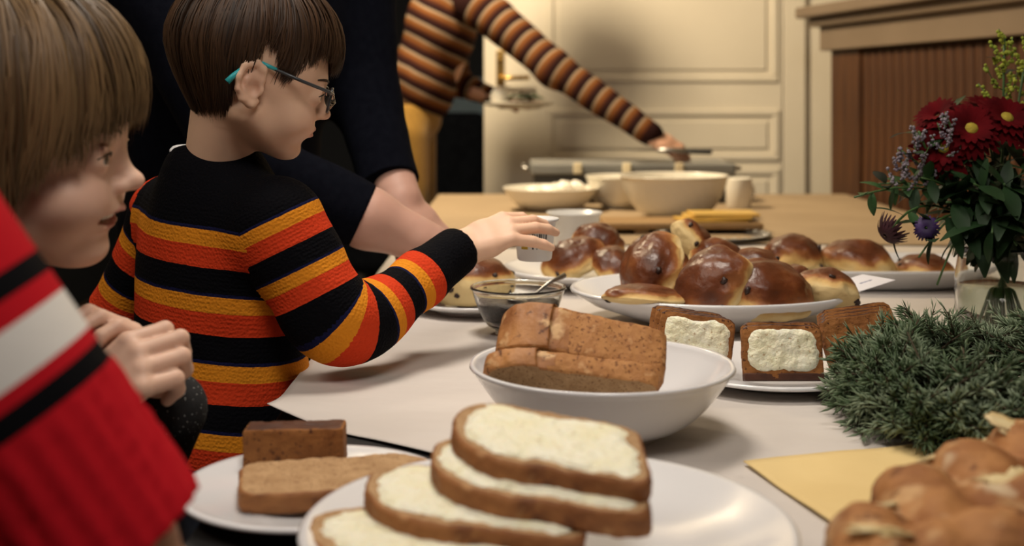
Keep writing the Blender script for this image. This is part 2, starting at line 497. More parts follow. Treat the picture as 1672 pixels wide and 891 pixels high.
def bun_material():
    m = bpy.data.materials.new('glazed_bun'); m.use_nodes = True
    N = m.node_tree.nodes; L = m.node_tree.links; b = N['Principled BSDF']
    a = N.new('ShaderNodeAttribute'); a.attribute_name = 'bake'
    tc = N.new('ShaderNodeTexCoord')
    oi = N.new('ShaderNodeObjectInfo')
    ad = N.new('ShaderNodeVectorMath'); ad.operation = 'ADD'
    L.new(tc.outputs['Object'], ad.inputs[0]); L.new(oi.outputs['Random'], ad.inputs[1])
    n = N.new('ShaderNodeTexNoise'); n.inputs['Scale'].default_value = 28; n.inputs['Detail'].default_value = 5
    L.new(ad.outputs[0], n.inputs['Vector'])
    s = N.new('ShaderNodeMath'); s.operation = 'MULTIPLY_ADD'; s.inputs[1].default_value = 0.55
    L.new(n.outputs['Fac'], s.inputs[0]); L.new(a.outputs['Fac'], s.inputs[2])
    r = N.new('ShaderNodeValToRGB'); cr = r.color_ramp
    st = [(0.30, (0.66, 0.50, 0.24)), (0.46, (0.58, 0.36, 0.12)), (0.56, (0.29, 0.10, 0.022)), (0.70, (0.13, 0.034, 0.009)), (0.92, (0.045, 0.012, 0.005))]
    while len(cr.elements) < len(st): cr.elements.new(0.5)
    for e, (p, c) in zip(cr.elements, st): e.position = p; e.color = (*c, 1)
    L.new(s.outputs[0], r.inputs[0]); L.new(r.outputs[0], b.inputs['Base Color'])
    r2 = N.new('ShaderNodeMapRange'); r2.inputs[1].default_value = 0.4; r2.inputs[2].default_value = 0.7
    r2.inputs[3].default_value = 0.85; r2.inputs[4].default_value = 0.36
    L.new(s.outputs[0], r2.inputs[0]); L.new(r2.outputs[0], b.inputs['Roughness'])
    n2 = N.new('ShaderNodeTexNoise'); n2.inputs['Scale'].default_value = 70; n2.inputs['Detail'].default_value = 5
    L.new(tc.outputs['Object'], n2.inputs['Vector'])
    bp = N.new('ShaderNodeBump'); bp.inputs['Strength'].default_value = 0.55; bp.inputs['Distance'].default_value = 0.004
    L.new(n2.outputs['Fac'], bp.inputs['Height']); L.new(bp.outputs[0], b.inputs['Normal'])
    return m
M['bun'] = bun_material()

# ------------------------------------------------------------------ the room
WB = 4.70                      # back wall
def st(name, lo, hi, mat, parent=None, bevel=0.0):
    o = bx(name, lo, hi, mat, parent, bevel)
    if parent is None: o['kind'] = 'structure'
    return o
st('floor', (-2.2, -0.6, -0.05), (2.4, 7.2, 0.0), M['floor'])
st('ceiling', (-2.2, -0.6, 2.5), (2.4, 7.2, 2.55), M['ceiling'])
st('wall_left', (-2.25, -0.6, 0), (-2.2, WB + 0.12, 2.5), M['wall'])
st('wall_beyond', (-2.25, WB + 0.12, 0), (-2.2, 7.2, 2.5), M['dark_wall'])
st('wall_right', (2.4, -0.6, 0), (2.45, 7.2, 2.5), M['wall'])
DX0 = (790 - 836) / F * (WB - 0.03)       # free edge of the white door leaf
DX1 = (1278 - 836) / F * (WB - 0.03)
wv = join([box((-2.2, WB, 0), (-2.05, WB + 0.12, 2.5)), box((-2.05, WB, 2.15), (DX1 + 0.03, WB + 0.12, 2.5)),
           box((DX1 + 0.03, WB, 0), (2.4, WB + 0.12, 2.5))])
wb = mk('wall_back', wv[0], wv[1], M['white_paint'], smooth=False); wb['kind'] = 'structure'
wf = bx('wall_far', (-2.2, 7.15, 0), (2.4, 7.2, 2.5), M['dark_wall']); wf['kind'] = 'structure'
for nm, x in (('trim_1', DX1 + 0.03), ('trim_2', -2.05)):
    st(nm, (x - 0.03, WB - 0.025, 0), (x + 0.06, WB - 0.001, 2.2), M['white_paint'], bevel=0.006)

# the white panelled door leaf
dr = empty('door_1', (0, 0, 0)); dr['kind'] = 'structure'
bx('door_leaf', (DX0, WB - 0.03, 0.01), (DX1, WB + 0.015, 2.14), M['white_paint'], dr, 0.004)
def zat(py, Y): return CAMZ - (py - HZ) / F * Y
def xat(px, Y): return (px - 836) / F * Y
yf = WB - 0.03
for (x0, x1, z0, z1) in ((xat(893, yf), xat(1270, yf), zat(134, yf), 2.0), (xat(893, yf), xat(1272, yf), zat(262, yf), zat(178, yf)),
                         (xat(893, yf), xat(1272, yf), 0.15, zat(274, yf))):
    wd = 0.026
    ps = [box((x0, yf - 0.010, z0), (x1, yf, z0 + wd)), box((x0, yf - 0.010, z1 - wd), (x1, yf, z1)),
          box((x0, yf - 0.010, z0 + wd), (x0 + wd, yf, z1 - wd)), box((x1 - wd, yf - 0.010, z0 + wd), (x1, yf, z1 - wd))]
    v, f = join(ps)
    bevel_mod(mk('panel_moulding', v, f, M['white_paint'], dr, smooth=False), 0.006)
    v, f = box((x0 + wd + 0.02, yf - 0.007, z0 + wd + 0.02), (x1 - wd - 0.02, yf, z1 - wd - 0.02))
    bevel_mod(mk('raised_panel', v, f, M['white_paint'], dr, smooth=False), 0.005)
hx = xat(817, yf)
hd = bx('handle_plate', (hx - 0.016, yf - 0.006, zat(140, yf)), (hx + 0.016, yf, zat(82, yf)), M['brass'], dr, 0.004)
v, f = tube([(hx, yf - 0.004, zat(128, yf)), (hx, yf - 0.045, zat(128, yf)), (hx + 0.02, yf - 0.055, zat(128, yf)), (hx + 0.11, yf - 0.055, zat(127, yf))], 0.009, 10)
mk('door_handle', v, f, M['brass'], dr)
v, f = tube([(hx, yf - 0.004, zat(96, yf)), (hx, yf - 0.02, zat(96, yf))], 0.009, 12); mk('lock_rosette', v, f, M['brass'], dr)

# dark furniture in the room beyond the doorway
ch = empty('upholstered_chair', (-0.42, 5.7, 0), label='dark upholstered chair in the unlit room beyond the doorway', cat='chair')
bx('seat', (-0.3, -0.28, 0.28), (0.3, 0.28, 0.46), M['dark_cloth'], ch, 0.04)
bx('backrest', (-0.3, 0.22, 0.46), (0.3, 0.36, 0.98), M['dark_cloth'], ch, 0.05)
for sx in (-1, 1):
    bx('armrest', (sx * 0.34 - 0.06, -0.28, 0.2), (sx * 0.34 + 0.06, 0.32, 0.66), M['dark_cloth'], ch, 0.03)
    for sy in (-0.22, 0.26):
        v, f = tube([(sx * 0.26, sy, 0), (sx * 0.26, sy, 0.3)], [0.018, 0.025]); mk('leg', v, f, M['table'], ch)
cb = empty('low_cabinet', (-0.10, 6.75, 0), label='dusky blue low cabinet in the unlit room beyond the doorway', cat='cabinet')
M['blue_cab'] = pmat('dusky_blue_paint', (0.07, 0.11, 0.15), 0.6, c2=(0.055, 0.09, 0.12), vs=4)
bx('body', (-0.3, -0.2, 0.06), (0.3, 0.2, 1.16), M['blue_cab'], cb, 0.008)
for x in (-0.15, 0.15):
    d = bx('cabinet_door', (x - 0.14, -0.22, 0.1), (x + 0.14, -0.2, 1.12), M['blue_cab'], cb, 0.006)
    v, f = tube([(x * 0.15, -0.25, 0.7), (x * 0.15, -0.21, 0.7)], 0.015); mk('knob', v, f, M['brass'], d)
bx('plinth', (-0.28, -0.17, 0.0), (0.28, 0.17, 0.06), M['table'], cb)

# the slatted wooden mantel cabinet on the right
CA = Vector((1.06, 4.05, 0)); cd = Vector((0.215, -0.977, 0)).normalized()
cab = empty('slatted_cabinet', CA, (0, 0, math.atan2(cd.y, cd.x)), label='reddish brown slatted wooden cabinet under a beige cornice', cat='cabinet')
# local x runs along the face towards the viewer, local y points away from the room (into the wall)
bx('carcass', (0.0, 0.02, 0.02), (1.7, 0.45, 1.205), M['slat_wood'], cab)
bx('corner_stile', (0.0, -0.006, 0.02), (0.19, 0.02, 1.206), M['slat_wood'], cab, 0.003)
sl = mesh_data('slat', *box((0, -0.012, 0.05), (0.041, 0.012, 1.2)), [M['slat_wood']], smooth=False)
for i in range(32):
    s = obj('slat', sl, cab, loc=(0.196 + i * 0.0465, 0.012, 0)); bevel_mod(s, 0.007, 2)
bx('cornice_board', (-0.025, -0.035, 1.206), (1.72, 0.47, 1.285), M['trim_paint'], cab, 0.004)
bx('cornice_moulding', (-0.05, -0.065, 1.285), (1.74, 0.48, 1.315), M['trim_paint'], cab, 0.009)
bx('mantel_shelf', (-0.075, -0.10, 1.315), (1.76, 0.5, 1.352), M['trim_paint'], cab, 0.006)

# ------------------------------------------------------------------ table and its covers
XL, XR, YN, YF_ = -0.23, 1.06, 0.42, 3.875
tb = empty('dining_table', (0.4, 2.1, 0), label='long dark table laid with the bread buffet', cat='table')
bx('tabletop', (XL - 0.4, YN - 2.1, 0.705), (XR - 0.4, YF_ - 2.1, TZ - 0.001), M['table'], tb, 0.003)
for x in (-0.54, 0.58):
    for y in (-1.6, 0.1, 1.68):
        bx('leg', (x - 0.03, y - 0.03, 0), (x + 0.03, y + 0.03, 0.705), M['table'], tb, 0.004)

def cloth(name, xs, y0f, y1, ny, mat, z, amp, sc, label, left_drop=0.0):
    V, Fc = [], []
    nx = len(xs)
    for j in range(ny + 1):
        for i, x in enumerate(xs):
            y = y0f(x) + (y1 - y0f(x)) * j / ny
            hgt = amp * (0.5 + 0.5 * nz((x * sc, y * sc * 1.6, 0.3))) + 0.4 * amp * (0.5 + 0.5 * nz((x * sc * 3, y * sc * 4, 4.0)))
            V.append((x, y, z + hgt))
    for j in range(ny):
        for i in range(nx - 1):
            a = j * nx + i
            Fc.append([a, a + 1, a + nx + 1, a + nx])
    o = mk(name, V, Fc, mat)
    so = o.modifiers.new('thickness', 'SOLIDIFY'); so.thickness = 0.0008; so.offset = 1
    return tag(o, label, 'tablecloth')

edge = [(-0.237, 1.185), (-0.125, 1.107), (-0.02, 1.02), (0.08, 0.90), (0.2, 0.78), (0.4, 0.62), (1.07, 0.55)]
def near_edge(x):
    for (xa, ya), (xb, yb) in zip(edge, edge[1:]):
        if x <= xb: return ya + (yb - ya) * (x - xa) / (xb - xa)
    return edge[-1][1]
xs = list(np.linspace(-0.237, 1.062, 150))
cl = cloth('tablecloth', xs, near_edge, 2.62, 190, M['cloth'], TZ, 0.0034, 6.0, 'crinkled white paper tablecloth over the near half of the table')
for vtx in cl.data.vertices:                     # the loose corner by the striped boy lifts a little
    d = math.hypot(vtx.co.x + 0.237, vtx.co.y - 1.185)
    if d < 0.09: vtx.co.z += 0.012 * (1 - d / 0.09) ** 1.5
cloth('table_cover', list(np.linspace(-0.232, 1.058, 90)), lambda x: 2.5 + 0.05 * math.sin(x * 3), 3.872, 110, M['kraft'], TZ + 0.0035, 0.004, 3.5,
      'tan cover on the far half of the table')

# ------------------------------------------------------------------ plates, bowls
def plate_prof(R, h, foot, t=0.004, well=0.62):
    return [(0, 0.0015), (foot * 0.93, 0.0015), (foot * 0.95, 0.0), (foot, 0.0), (foot * 1.03, 0.0025), (R * well, 0.004 + h * 0.12), (R * 0.85, h * 0.62), (R - 0.001, h - 0.001),
            (R, h + t * 0.3), (R - 0.002, h + t * 0.8), (R - 0.006, h + t * 0.6), (R * 0.84, h * 0.62 + t), (R * well, 0.0045 + h * 0.12 + t), (foot * 0.9, 0.0025 + t), (0, 0.0025 + t)]
def bowl_prof(R, h, foot, t=0.005, curve=2.2):
    o, i = [], []
    for q in np.linspace(0, 1, 11):
        o.append((foot + (R - foot) * (q ** (1 / curve)) if q > 0 else foot, 0.006 + (h - 0.006) * q))
    for q in np.linspace(1, 0, 11):
        i.append((max(foot + (R - foot) * (q ** (1 / curve)) - t, foot * 0.9), 0.006 + t + (h - 0.006 - t) * q))
    return [(0, 0.002), (foot * 0.86, 0.002), (foot * 0.9, 0.0), (foot, 0.0)] + o + [(R + 0.002, h + 0.001), (R + 0.001, h + 0.004), (R - t * 0.7, h + 0.0035)] + i + [(0, 0.006 + t)]

def china(name, prof, loc, label, cat, mat='china', n=72, rz=0.0, group=None, **kw):
    v, f = lathe(prof, n, **kw)
    o = mk(name, v, f, M[mat], loc=loc, rot=(0, 0, rz))
    weld(o)
    return tag(o, label, cat, group)

EPS = 0.003
china('serving_plate', plate_prof(0.159, 0.032, 0.085), (0.023, 0.790, TZ + EPS), 'large white plate under the fanned buttered bread slices', 'plate', n=96)
china('dinner_plate', plate_prof(0.103, 0.013, 0.06), (-0.15, 0.935, TZ + 0.001), 'small white plate carrying the gingerbread block and plain slice', 'plate')
china('bread_bowl', bowl_prof(0.119, 0.062, 0.052, 0.004, 2.0), (0.082, 1.12, TZ + EPS), 'deep white china bowl holding brown loaf ends', 'bowl', n=96)
china('bun_dish', plate_prof(0.193, 0.047, 0.085, 0.005, 0.55), (0.272, 1.665, TZ + EPS), 'white deep oval dish heaped with currant buns', 'dish', n=96, sy=0.80)
china('bun_plate', plate_prof(0.145, 0.026, 0.08), (0.128, 2.03, TZ + EPS), 'round white plate of currant buns beside the plastic tub', 'plate', n=80)
china('oval_platter', plate_prof(0.20, 0.033, 0.13, 0.005, 0.78), (0.60, 2.03, TZ + EPS), 'long white platter with three shiny buns in a row', 'platter', n=96, sy=0.62, power=3.0)
china('cake_plate', plate_prof(0.12, 0.014, 0.07), (0.285, 1.345, TZ + EPS), 'white plate under the buttered gingerbread slices', 'plate')
china('raisin_bread_plate', plate_prof(0.095, 0.016, 0.055), (-0.055, 1.77, TZ + EPS), 'white plate under raisin bread behind the striped sleeve', 'plate')

# far end of the table
def swirl(a, j, z):
    q = min(1, max(0, (z - 0.012) / 0.02)) * min(1, max(0, (0.10 - z) / 0.02))
    return 1 + 0.018 * q * math.sin(26 * (a + z * 9.0))
def bp_fine(R, h, foot, t):
    return bowl_prof(R, h, foot, t, 2.3)
KZ = TZ + 0.007
china('swirled_bowl', bp_fine(0.136, 0.105, 0.062, 0.005), (0.41, 3.1, KZ), 'big cream bowl with swirled flutes on the tan cover', 'bowl', 'cream_china', n=208, mod=swirl)
china('shallow_bowl', bowl_prof(0.128, 0.058, 0.065, 0.005), (0.105, 3.32, KZ), 'shallow cream bowl with pale food at the far table end', 'bowl', 'cream_china')
china('small_bowl', bowl_prof(0.098, 0.085, 0.05, 0.005), (0.302, 3.385, KZ), 'plain cream bowl half hidden behind the swirled bowl', 'bowl', 'cream_china')
mug = empty('mug', (0.625, 3.38, KZ), label='small cream mug beside the swirled bowl', cat='mug')
v, f = lathe([(0, 0.003), (0.03, 0.0), (0.034, 0.004), (0.037, 0.08), (0.0365, 0.083), (0.034, 0.083), (0.031, 0.008), (0, 0.007)], 48)
weld(mk('cup_body', v, f, M['cream_china'], mug))
v, f = tube([(0.036 + 0.022 * math.sin(a), 0.0, 0.042 + 0.024 * math.cos(a)) for a in np.linspace(0.05, math.pi - 0.05, 12)], 0.0045)
mk('handle', v, f, M['cream_china'], mug, rot=(0, 0, 0.6))
# pale food in the shallow bowl
def lump(r, sub=2, amp=0.15, sc=3.0, flat=1.0, seed=0.0):
    bm = bmesh.new(); bmesh.ops.create_icosphere(bm, subdivisions=sub, radius=1.0)
    v = np.array([tuple(x.co) for x in bm.verts]); f = [[q.index for q in p.verts] for p in bm.faces]; bm.free()
    v = np.array([p * (1 + amp * nz(p * sc + seed)) for p in v]) * r
    v[:, 2] *= flat
    return v, f
for i, (x, y, r) in enumerate(((0.14, 3.30, 0.028), (0.175, 3.33, 0.025), (0.10, 3.34, 0.03), (0.06, 3.31, 0.026), (0.125, 3.38, 0.03))):
    v, f = lump(r, 3, 0.25, 2.2, 0.8, i * 3.1)
    tag(mk('dumpling', v, f, M['egg'], loc=(x, y, KZ + 0.046 + (0.012 if i < 2 else 0))), ['pale lump of food nearest the viewer in the shallow bowl, piled high', 'high pale lump of food beside the plain cream bowl', 'middle pale lump of food in the shallow bowl', 'low pale lump of food at the open side of the shallow bowl', 'pale lump of food at the back of the shallow bowl, next to the warmer'][i], 'food', 'pale lumps of food in the shallow bowl')

# buffet warmer
WY = 3.62
bw = empty('plate_warmer', (xat(1028, WY), WY, KZ), label='long grey metal plate warmer behind the bowls', cat='plate warmer')
hw = (1190 - 866) / F * WY / 2
bx('warmer_body', (-hw + 0.01, -0.10, 0.012), (hw - 0.01, 0.16, 0.083), M['dark_metal'], bw, 0.004)
bx('top_plate', (-hw, -0.12, 0.083), (hw, 0.18, 0.115), M['grey_metal'], bw, 0.006)
for x in (-0.16, -0.02, 0.13):
    bx('clip', (x - 0.012, -0.128, 0.086), (x + 0.012, -0.119, 0.118), M['ivory'], bw, 0.003)
for s in (-1, 1):
    v, f = tube([(s * hw, -0.05, 0.098), (s * (hw + 0.022), -0.05, 0.098), (s * (hw + 0.022), 0.1, 0.098), (s * hw, 0.1, 0.098)], 0.006)
    mk('carry_handle', v, f, M['steel'], bw)
    for y in (-0.08, 0.13):
        v, f = tube([(s * (hw - 0.04), y, 0), (s * (hw - 0.04), y, 0.014)], 0.012); mk('foot', v, f, M['dark_metal'], bw)

# board, cheese, tray
trc = P(1165, 393, 2.66); trc.z = TZ + 0.004
tr = empty('silver_tray', trc, label='embossed silver tray with dark rim under the cheese board', cat='tray')
v, f = lathe([(0, 0.0), (0.09, 0.0), (0.118, 0.010), (0.125, 0.012), (0.125, 0.014), (0.117, 0.0125), (0.089, 0.003), (0, 0.003)], 72); weld(mk('tray_dish', v, f, M['steel'], tr))
for i in range(28):
    a = 2 * math.pi * i / 28
    v, f = tube([(0.113 * math.cos(a) + 0.006 * math.cos(b), 0.113 * math.sin(a) + 0.006 * math.sin(b), 0.0125) for b in np.linspace(0, 2 * math.pi, 9)], 0.0016, 5, False)
    mk('embossed_ring', v, f, M['steel'], tr)
bd = P(1120, 372, 2.78)
brd = bx('cutting_board', (-0.19, -0.07, 0), (0.165, 0.085, 0.014), M['board'], None, 0.004, loc=(bd.x, 2.79, TZ + 0.018))
tag(brd, 'low wooden board with yellow cheese in front of the swirled bowl', 'board')
bx('batten', (-0.12, -0.06, -0.0135), (-0.09, 0.07, 0.0), M['board'], brd)
for i, (x, y, rz, dz) in enumerate(((0.055, -0.01, 0.1, 0.0), (0.07, -0.005, -0.06, 0.0062), (0.085, 0.0, 0.03, 0.0124))):
    v, f = box((-0.075, -0.05, 0), (0.075, 0.05, 0.006))
    c = mk('cheese_slice', v, f, M['cheese'], smooth=False, loc=(bd.x + x, 2.79 + y, TZ + 0.0325 + dz), rot=(0, 0, rz)); bevel_mod(c, 0.002)
    tag(c, ['lowest yellow cheese slice lying flat on the wooden board', 'middle yellow cheese slice of the stack on the board', 'topmost yellow cheese slice of the stack on the board'][i], 'cheese', 'cheese slices on the board')

# white plastic tub and the cup in the boy's hand
def tub(name, loc, r0, r1, h, label, prints):
    t = empty(name, loc, label=label, cat='tub')
    v, f = lathe([(0, 0.002), (r0 - 0.002, 0), (r0, 0.002), (r1, h - 0.004), (r1 + 0.004, h - 0.003), (r1 + 0.004, h), (r1 - 0.001, h), (r0 - 0.0015, 0.004), (0, 0.004)], 56)
    weld(mk('tub_wall', v, f, M['plastic'], t))
    for (a0, a1, z0, z1, mt, nm) in prints:
        V, Fc = [], []
        n = 8
        for i in range(n + 1):
            a = a0 + (a1 - a0) * i / n
            for z in (z0, z1):
                rr = r0 + (r1 - r0) * z / h + 0.0006
                V.append((rr * math.cos(a), rr * math.sin(a), z))
        for i in range(n): Fc.append([2*i, 2*i+2, 2*i+3, 2*i+1])
        mk(nm, V, Fc, M[mt], t)
    return t
tp = P(938, 405, 2.36)
tub('plastic_tub', (tp.x, 2.36, TZ + 0.003), 0.036, 0.050, 0.088, 'white plastic tub with red print behind the currant buns',
    [(-2.4, -1.9, 0.006, 0.034, 'red_print', 'red_print_patch'), (-1.5, -1.0, 0.012, 0.03, 'black_ink', 'dark_print_patch')])
pr = [(-2.35, -1.95, 0.016, 0.040, 'yellow_print', 'yellow_print_patch')]
for k in range(7):
    a = -1.72 + k * 0.115
    pr.append((a, a + (0.05 if k % 3 else 0.085), 0.016 + 0.003 * (k % 2), 0.036, 'black_ink', 'printed_bar'))
CUP = Vector((0.029, 1.575, 0.842))
tub('yoghurt_cup', CUP, 0.022, 0.0275, 0.054, "small printed plastic cup held in the striped boy's fingers", pr)

# glass bowl of chocolate sprinkles with a spoon
gb = empty('glass_bowl', (0.008, 1.60, TZ + EPS), label='clear glass bowl of dark chocolate sprinkles', cat='bowl')
v, f = lathe(bowl_prof(0.061, 0.058, 0.030, 0.003, 2.0), 72); weld(mk('glass_wall', v, f, M['glass'], gb))
fill = [(0, 0.0105)] + [(max(0.030 + 0.031 * math.sqrt(q) - 0.0042, 0.024), 0.0105 + 0.036 * q) for q in np.linspace(0.0, 0.85, 8)] + [(0.035, 0.043), (0.015, 0.0445), (0, 0.0445)]
v, f = lathe(fill, 56); v[:, 2] += np.array([0.0025 * nz(p * 60) if p[2] > 0.038 else 0 for p in v])
sp_ = mk('chocolate_sprinkles', v, f, M['jam'], gb); weld(sp_)
spn = empty('spoon', (0.02, 1.60, TZ + 0.052), label='steel teaspoon stuck in the chocolate sprinkles', cat='spoon')
v, f = tube([(-0.002, -0.006, -0.006), (0.012, 0.002, 0.003), (0.03, 0.012, 0.016), (0.05, 0.03, 0.022)], [0.0022, 0.002, 0.0025, 0.004], 8); mk('handle', v, f, M['steel'], spn)
v, f = lump(0.013, 3, 0, 1, 0.3); v[:, 0] *= 1.4; mk('spoon_bowl', v, f, M['steel'], spn, loc=(-0.012, -0.012, -0.004), rot=(0.1, 0.25, 0.6))

# ------------------------------------------------------------------ bread
def outline_loaf(L, W, dome=0.40, n=56, over=0.0):
    """slice outline: square-ish base at +u, dome at -u; over = tin overhang"""
    pts = []
    for i in range(n):
        a = 2 * math.pi * i / n
        c, s = math.cos(a), math.sin(a)
        if c >= 0:
            q = (abs(c) ** 7 + abs(s) ** 7) ** (-1 / 7.0); u, v_ = c * q, s * q
            u *= (1 - dome) * L * 0.5 * 2 - (0.5 - dome) * L * 0; v_ *= W / 2 * 0.94
            u = min(u, (1 - dome) * L)
        else:
            q = (abs(c) ** 2.3 + abs(s) ** 2.3) ** (-1 / 2.3); u, v_ = c * q * dome * L, s * q * W / 2
        pts.append((u - (0.5 - dome) * L, v_ * (1 + over * math.exp(-((u + 0.1 * L) / (0.09 * L)) ** 2))))
    return pts
def outline_rect(L, W, p=9, n=48):
    pts = []
    for i in range(n):
        a = 2 * math.pi * (i + 0.5) / n; c, s = math.cos(a), math.sin(a)
        q = (abs(c) ** p + abs(s) ** p) ** (-1.0 / p); pts.append((c * q * L / 2, s * q * W / 2))
    return pts
def slice_mesh(pts, t, mats, bev=0.003, seed=0.0, amp=0.0015, bulge=0.0, crust_all=True):
    """slab: faces 0 crumb, sides 1 crust"""
    n = len(pts); V, Fc, mi = [], [], []
    cen = np.mean(np.array(pts), 0)
    def ring(sc_in, z):
        for (u, v_) in pts:
            d = np.array((u, v_)) - cen; l = np.linalg.norm(d); d = d * max(0, (l - sc_in) / l)
            p = cen + d
            k = 1 + 0.0
            V.append((p[0] + amp * nz((u * 60 + seed, v_ * 60, z * 80)), p[1] + amp * nz((u * 60, v_ * 60 + seed + 9, z * 80)), z))
    rad = min(np.linalg.norm(np.array(p) - cen) for p in pts)
    rings = [(rad * 0.55, 0), (bev, 0), (bev * 0.3, bev * 0.4), (0, bev * 1.2), (-bulge, t * 0.5), (0, t - bev * 1.2), (bev * 0.3, t - bev * 0.4), (bev, t), (rad * 0.3, t), (rad * 0.65, t)]
    for s_, z in rings: ring(s_, z)
    V.append((cen[0], cen[1], 0)); V.append((cen[0], cen[1], t))
    for j in range(len(rings) - 1):
        for i in range(n):
            i2 = (i + 1) % n
            Fc.append([j*n+i, j*n+i2, (j+1)*n+i2, (j+1)*n+i]); mi.append(0 if (j == 0 or j >= 7) else 1)
    b = len(V) - 2; J = (len(rings) - 1) * n
    for i in range(n):
        i2 = (i + 1) % n
        Fc.append([b, i2, i]); mi.append(0); Fc.append([b + 1, J + i, J + i2]); mi.append(0)
    V = np.array(V)
    top = V[:, 2] >= t - 1e-6
    V[top, 2] += np.array([0.0012 * nz((p[0] * 45 + seed, p[1] * 45, 1.0)) for p in V[top]])
    return V, Fc, mi
def butter_mesh(pts, inset, z, seed=0.0, thick=0.0022, patch=1.0):
    n = 72; m = len(pts); cen = np.mean(np.array(pts), 0)
    R = 9; V = [(cen[0], cen[1], z + thick)]; Fc = []
    for r in range(1, R + 1):
        for i in range(n):
            q = i / n * m; a = np.array(pts[int(q) % m]) * (1 - q % 1) + np.array(pts[(int(q) + 1) % m]) * (q % 1)
            d = a - cen; l = np.linalg.norm(d)
            ins = inset * (1.0 + 0.55 * nz((math.cos(i / n * 6.283) * 2.2 + seed, math.sin(i / n * 6.283) * 2.2, 0.5)) + 0.35 * nz((math.cos(i / n * 6.283) * 9 + seed, math.sin(i / n * 6.283) * 9, 2.5)))
            p = cen + d * max(0.1, (l - ins) / l) * r / R * patch
            hgt = z + (thick * (1 + 0.55 * nz((p[0] * 110 + seed, p[1] * 110, 3)) ) if r < R else -0.0004)
            V.append((p[0], p[1], hgt))
    for i in range(n):
        i2 = (i + 1) % n; Fc.append([0, 1 + i, 1 + i2])
        for r in range(R - 1):
            a, b = 1 + r * n, 1 + (r + 1) * n
            Fc.append([a + i, b + i, b + i2, a + i2])
    return np.array(V), Fc
def place(o, c, xdir, zdir):
    R = frame(xdir, zdir).to_4x4(); R.translation = Vector(c)
    o.matrix_world = R
    return o
def bread_slice(name, pts, t, c, xdir, zdir, label, cat, group=None, butter=0.012, mats=('crumb', 'crust'), seed=0.0, bbutter=0.0022, bulge=0.0, patch=1.0):
    root = empty(name, label=label, cat=cat, group=group)
    place(root, c, xdir, zdir)
    v, f, mi = slice_mesh(pts, t, None, seed=seed, bulge=bulge)
    rough_up(mk('slice_body', v, f, [M[mats[0]], M[mats[1]]], root, mi=mi), 0.0022, 0.008, 2)
    if butter:
        v, f = butter_mesh(pts, butter, t + 0.0003, seed, bbutter, patch); rough_up(mk('butter', v, f, M['butter'], root), 0.002, 0.006, 1)
    return root

PZ = TZ + EPS
lo = outline_loaf(0.150, 0.094, 0.38)
GB = 'buttered brown bread slices fanned on the large plate'
def sl3(name, left, right, tiltdir, t, label, seed, butter=0.009, patch=1.0, L=None, W=0.094):
    """left, right: top-face points of dome end and base end (world)"""
    l, r = Vector(left), Vector(right)
    x = (r - l)
    z = Vector(tiltdir)
    z = (z - x.normalized() * z.dot(x.normalized())).normalized()
    pts = [(u - 0.42 * v_, v_) for u, v_ in outline_loaf(x.length, W, 0.38)]
    return bread_slice(name, pts, t, (l + r) / 2 - z * t, x, z, label, 'bread slice', GB, butter, seed=seed, patch=patch)
# lowest and nearest first; each next one lies over the back of the one before
sl3('bread_slice', (-0.130, 0.777, 0.777), (0.014, 0.742, 0.774), (0.0, -0.05, 1), 0.016, 'lowest buttered slice, under the other three on the large plate', 1.0, W=0.088)
sl3('bread_slice', (-0.098, 0.812, 0.794), (0.042, 0.773, 0.790), (0.0, -0.10, 1), 0.016, 'buttered slice second from the bottom of the fan', 2.0, W=0.088)
sl3('bread_slice', (-0.055, 0.820, 0.812), (0.084, 0.768, 0.806), (0.0, -0.12, 1), 0.016, 'buttered slice just beneath the topmost one of the fan', 3.0, W=0.088)
sl3('bread_slice', (-0.041, 0.833, 0.830), (0.086, 0.780, 0.823), (0.0, -0.15, 1), 0.016, 'topmost slice of the fan, thickly covered with butter', 4.0, W=0.088)

# plain slice and gingerbread block on the small plate
bread_slice('bread_slice', outline_loaf(0.150, 0.085, 0.3), 0.015, (-0.130, 0.925, TZ + 0.0125), (-0.97, -0.20, 0), (0, -0.02, 1),
            'plain unbuttered brown slice on the small plate', 'bread slice', None, 0, seed=6.0)
gbk = empty('gingerbread_block', label='thick block of gingerbread standing on the small plate', cat='gingerbread'); place(gbk, (-0.176, 0.998, TZ + 0.012), (0.995, 0.03, 0.02), (0, 0, 1))
v, f, mi = slice_mesh(outline_rect(0.081, 0.03, 14), 0.032, None, bev=0.0022, amp=0.0006)
mi = [1 if q == 0 else 0 for q in mi]
rough_up(mk('block_body', v, f, [M['ginger'], M['ginger_crust']], gbk, mi=mi), 0.0015, 0.006, 2)

# loaf ends in the bowl: tin-loaf slices lying on their side, domes to the left
def outline_tin(L, W, n=64):
    pts = []
    for i in range(n):
        a = 2 * math.pi * i / n; c, s = math.cos(a), math.sin(a)
        if c >= -0.25:
            q = (abs(c) ** 9 + abs(s) ** 9) ** (-1 / 9.0); u, v_ = c * q * 0.60 * L, s * q * W / 2
        else:
            q = (abs(c) ** 2.4 + abs(s) ** 2.4) ** (-1 / 2.4); u, v_ = c * q * 0.40 * L, s * q * W / 2 * 1.13
        pts.append((u - 0.1 * L, v_))
    return pts
def loaf_piece(name, L, W, t, c, udir, axis, label, seed):
    root = empty(name, label=label, cat='loaf'); place(root, c, udir, axis)
    v, f, mi = slice_mesh(outline_tin(L, W), t, None, bev=0.003, seed=seed, bulge=0.001)
    fa = np.array([v[q].mean(0)[0] for q in f])
    mi = [(2 if fx < -0.13 * L else 1) if q == 1 else 0 for q, fx in zip(mi, fa)]
    rough_up(mk('loaf_body', v, f, [M['crumb'], M['side_crust'], M['dark_crust']], root, mi=mi), 0.0028, 0.012, 2)
    return root
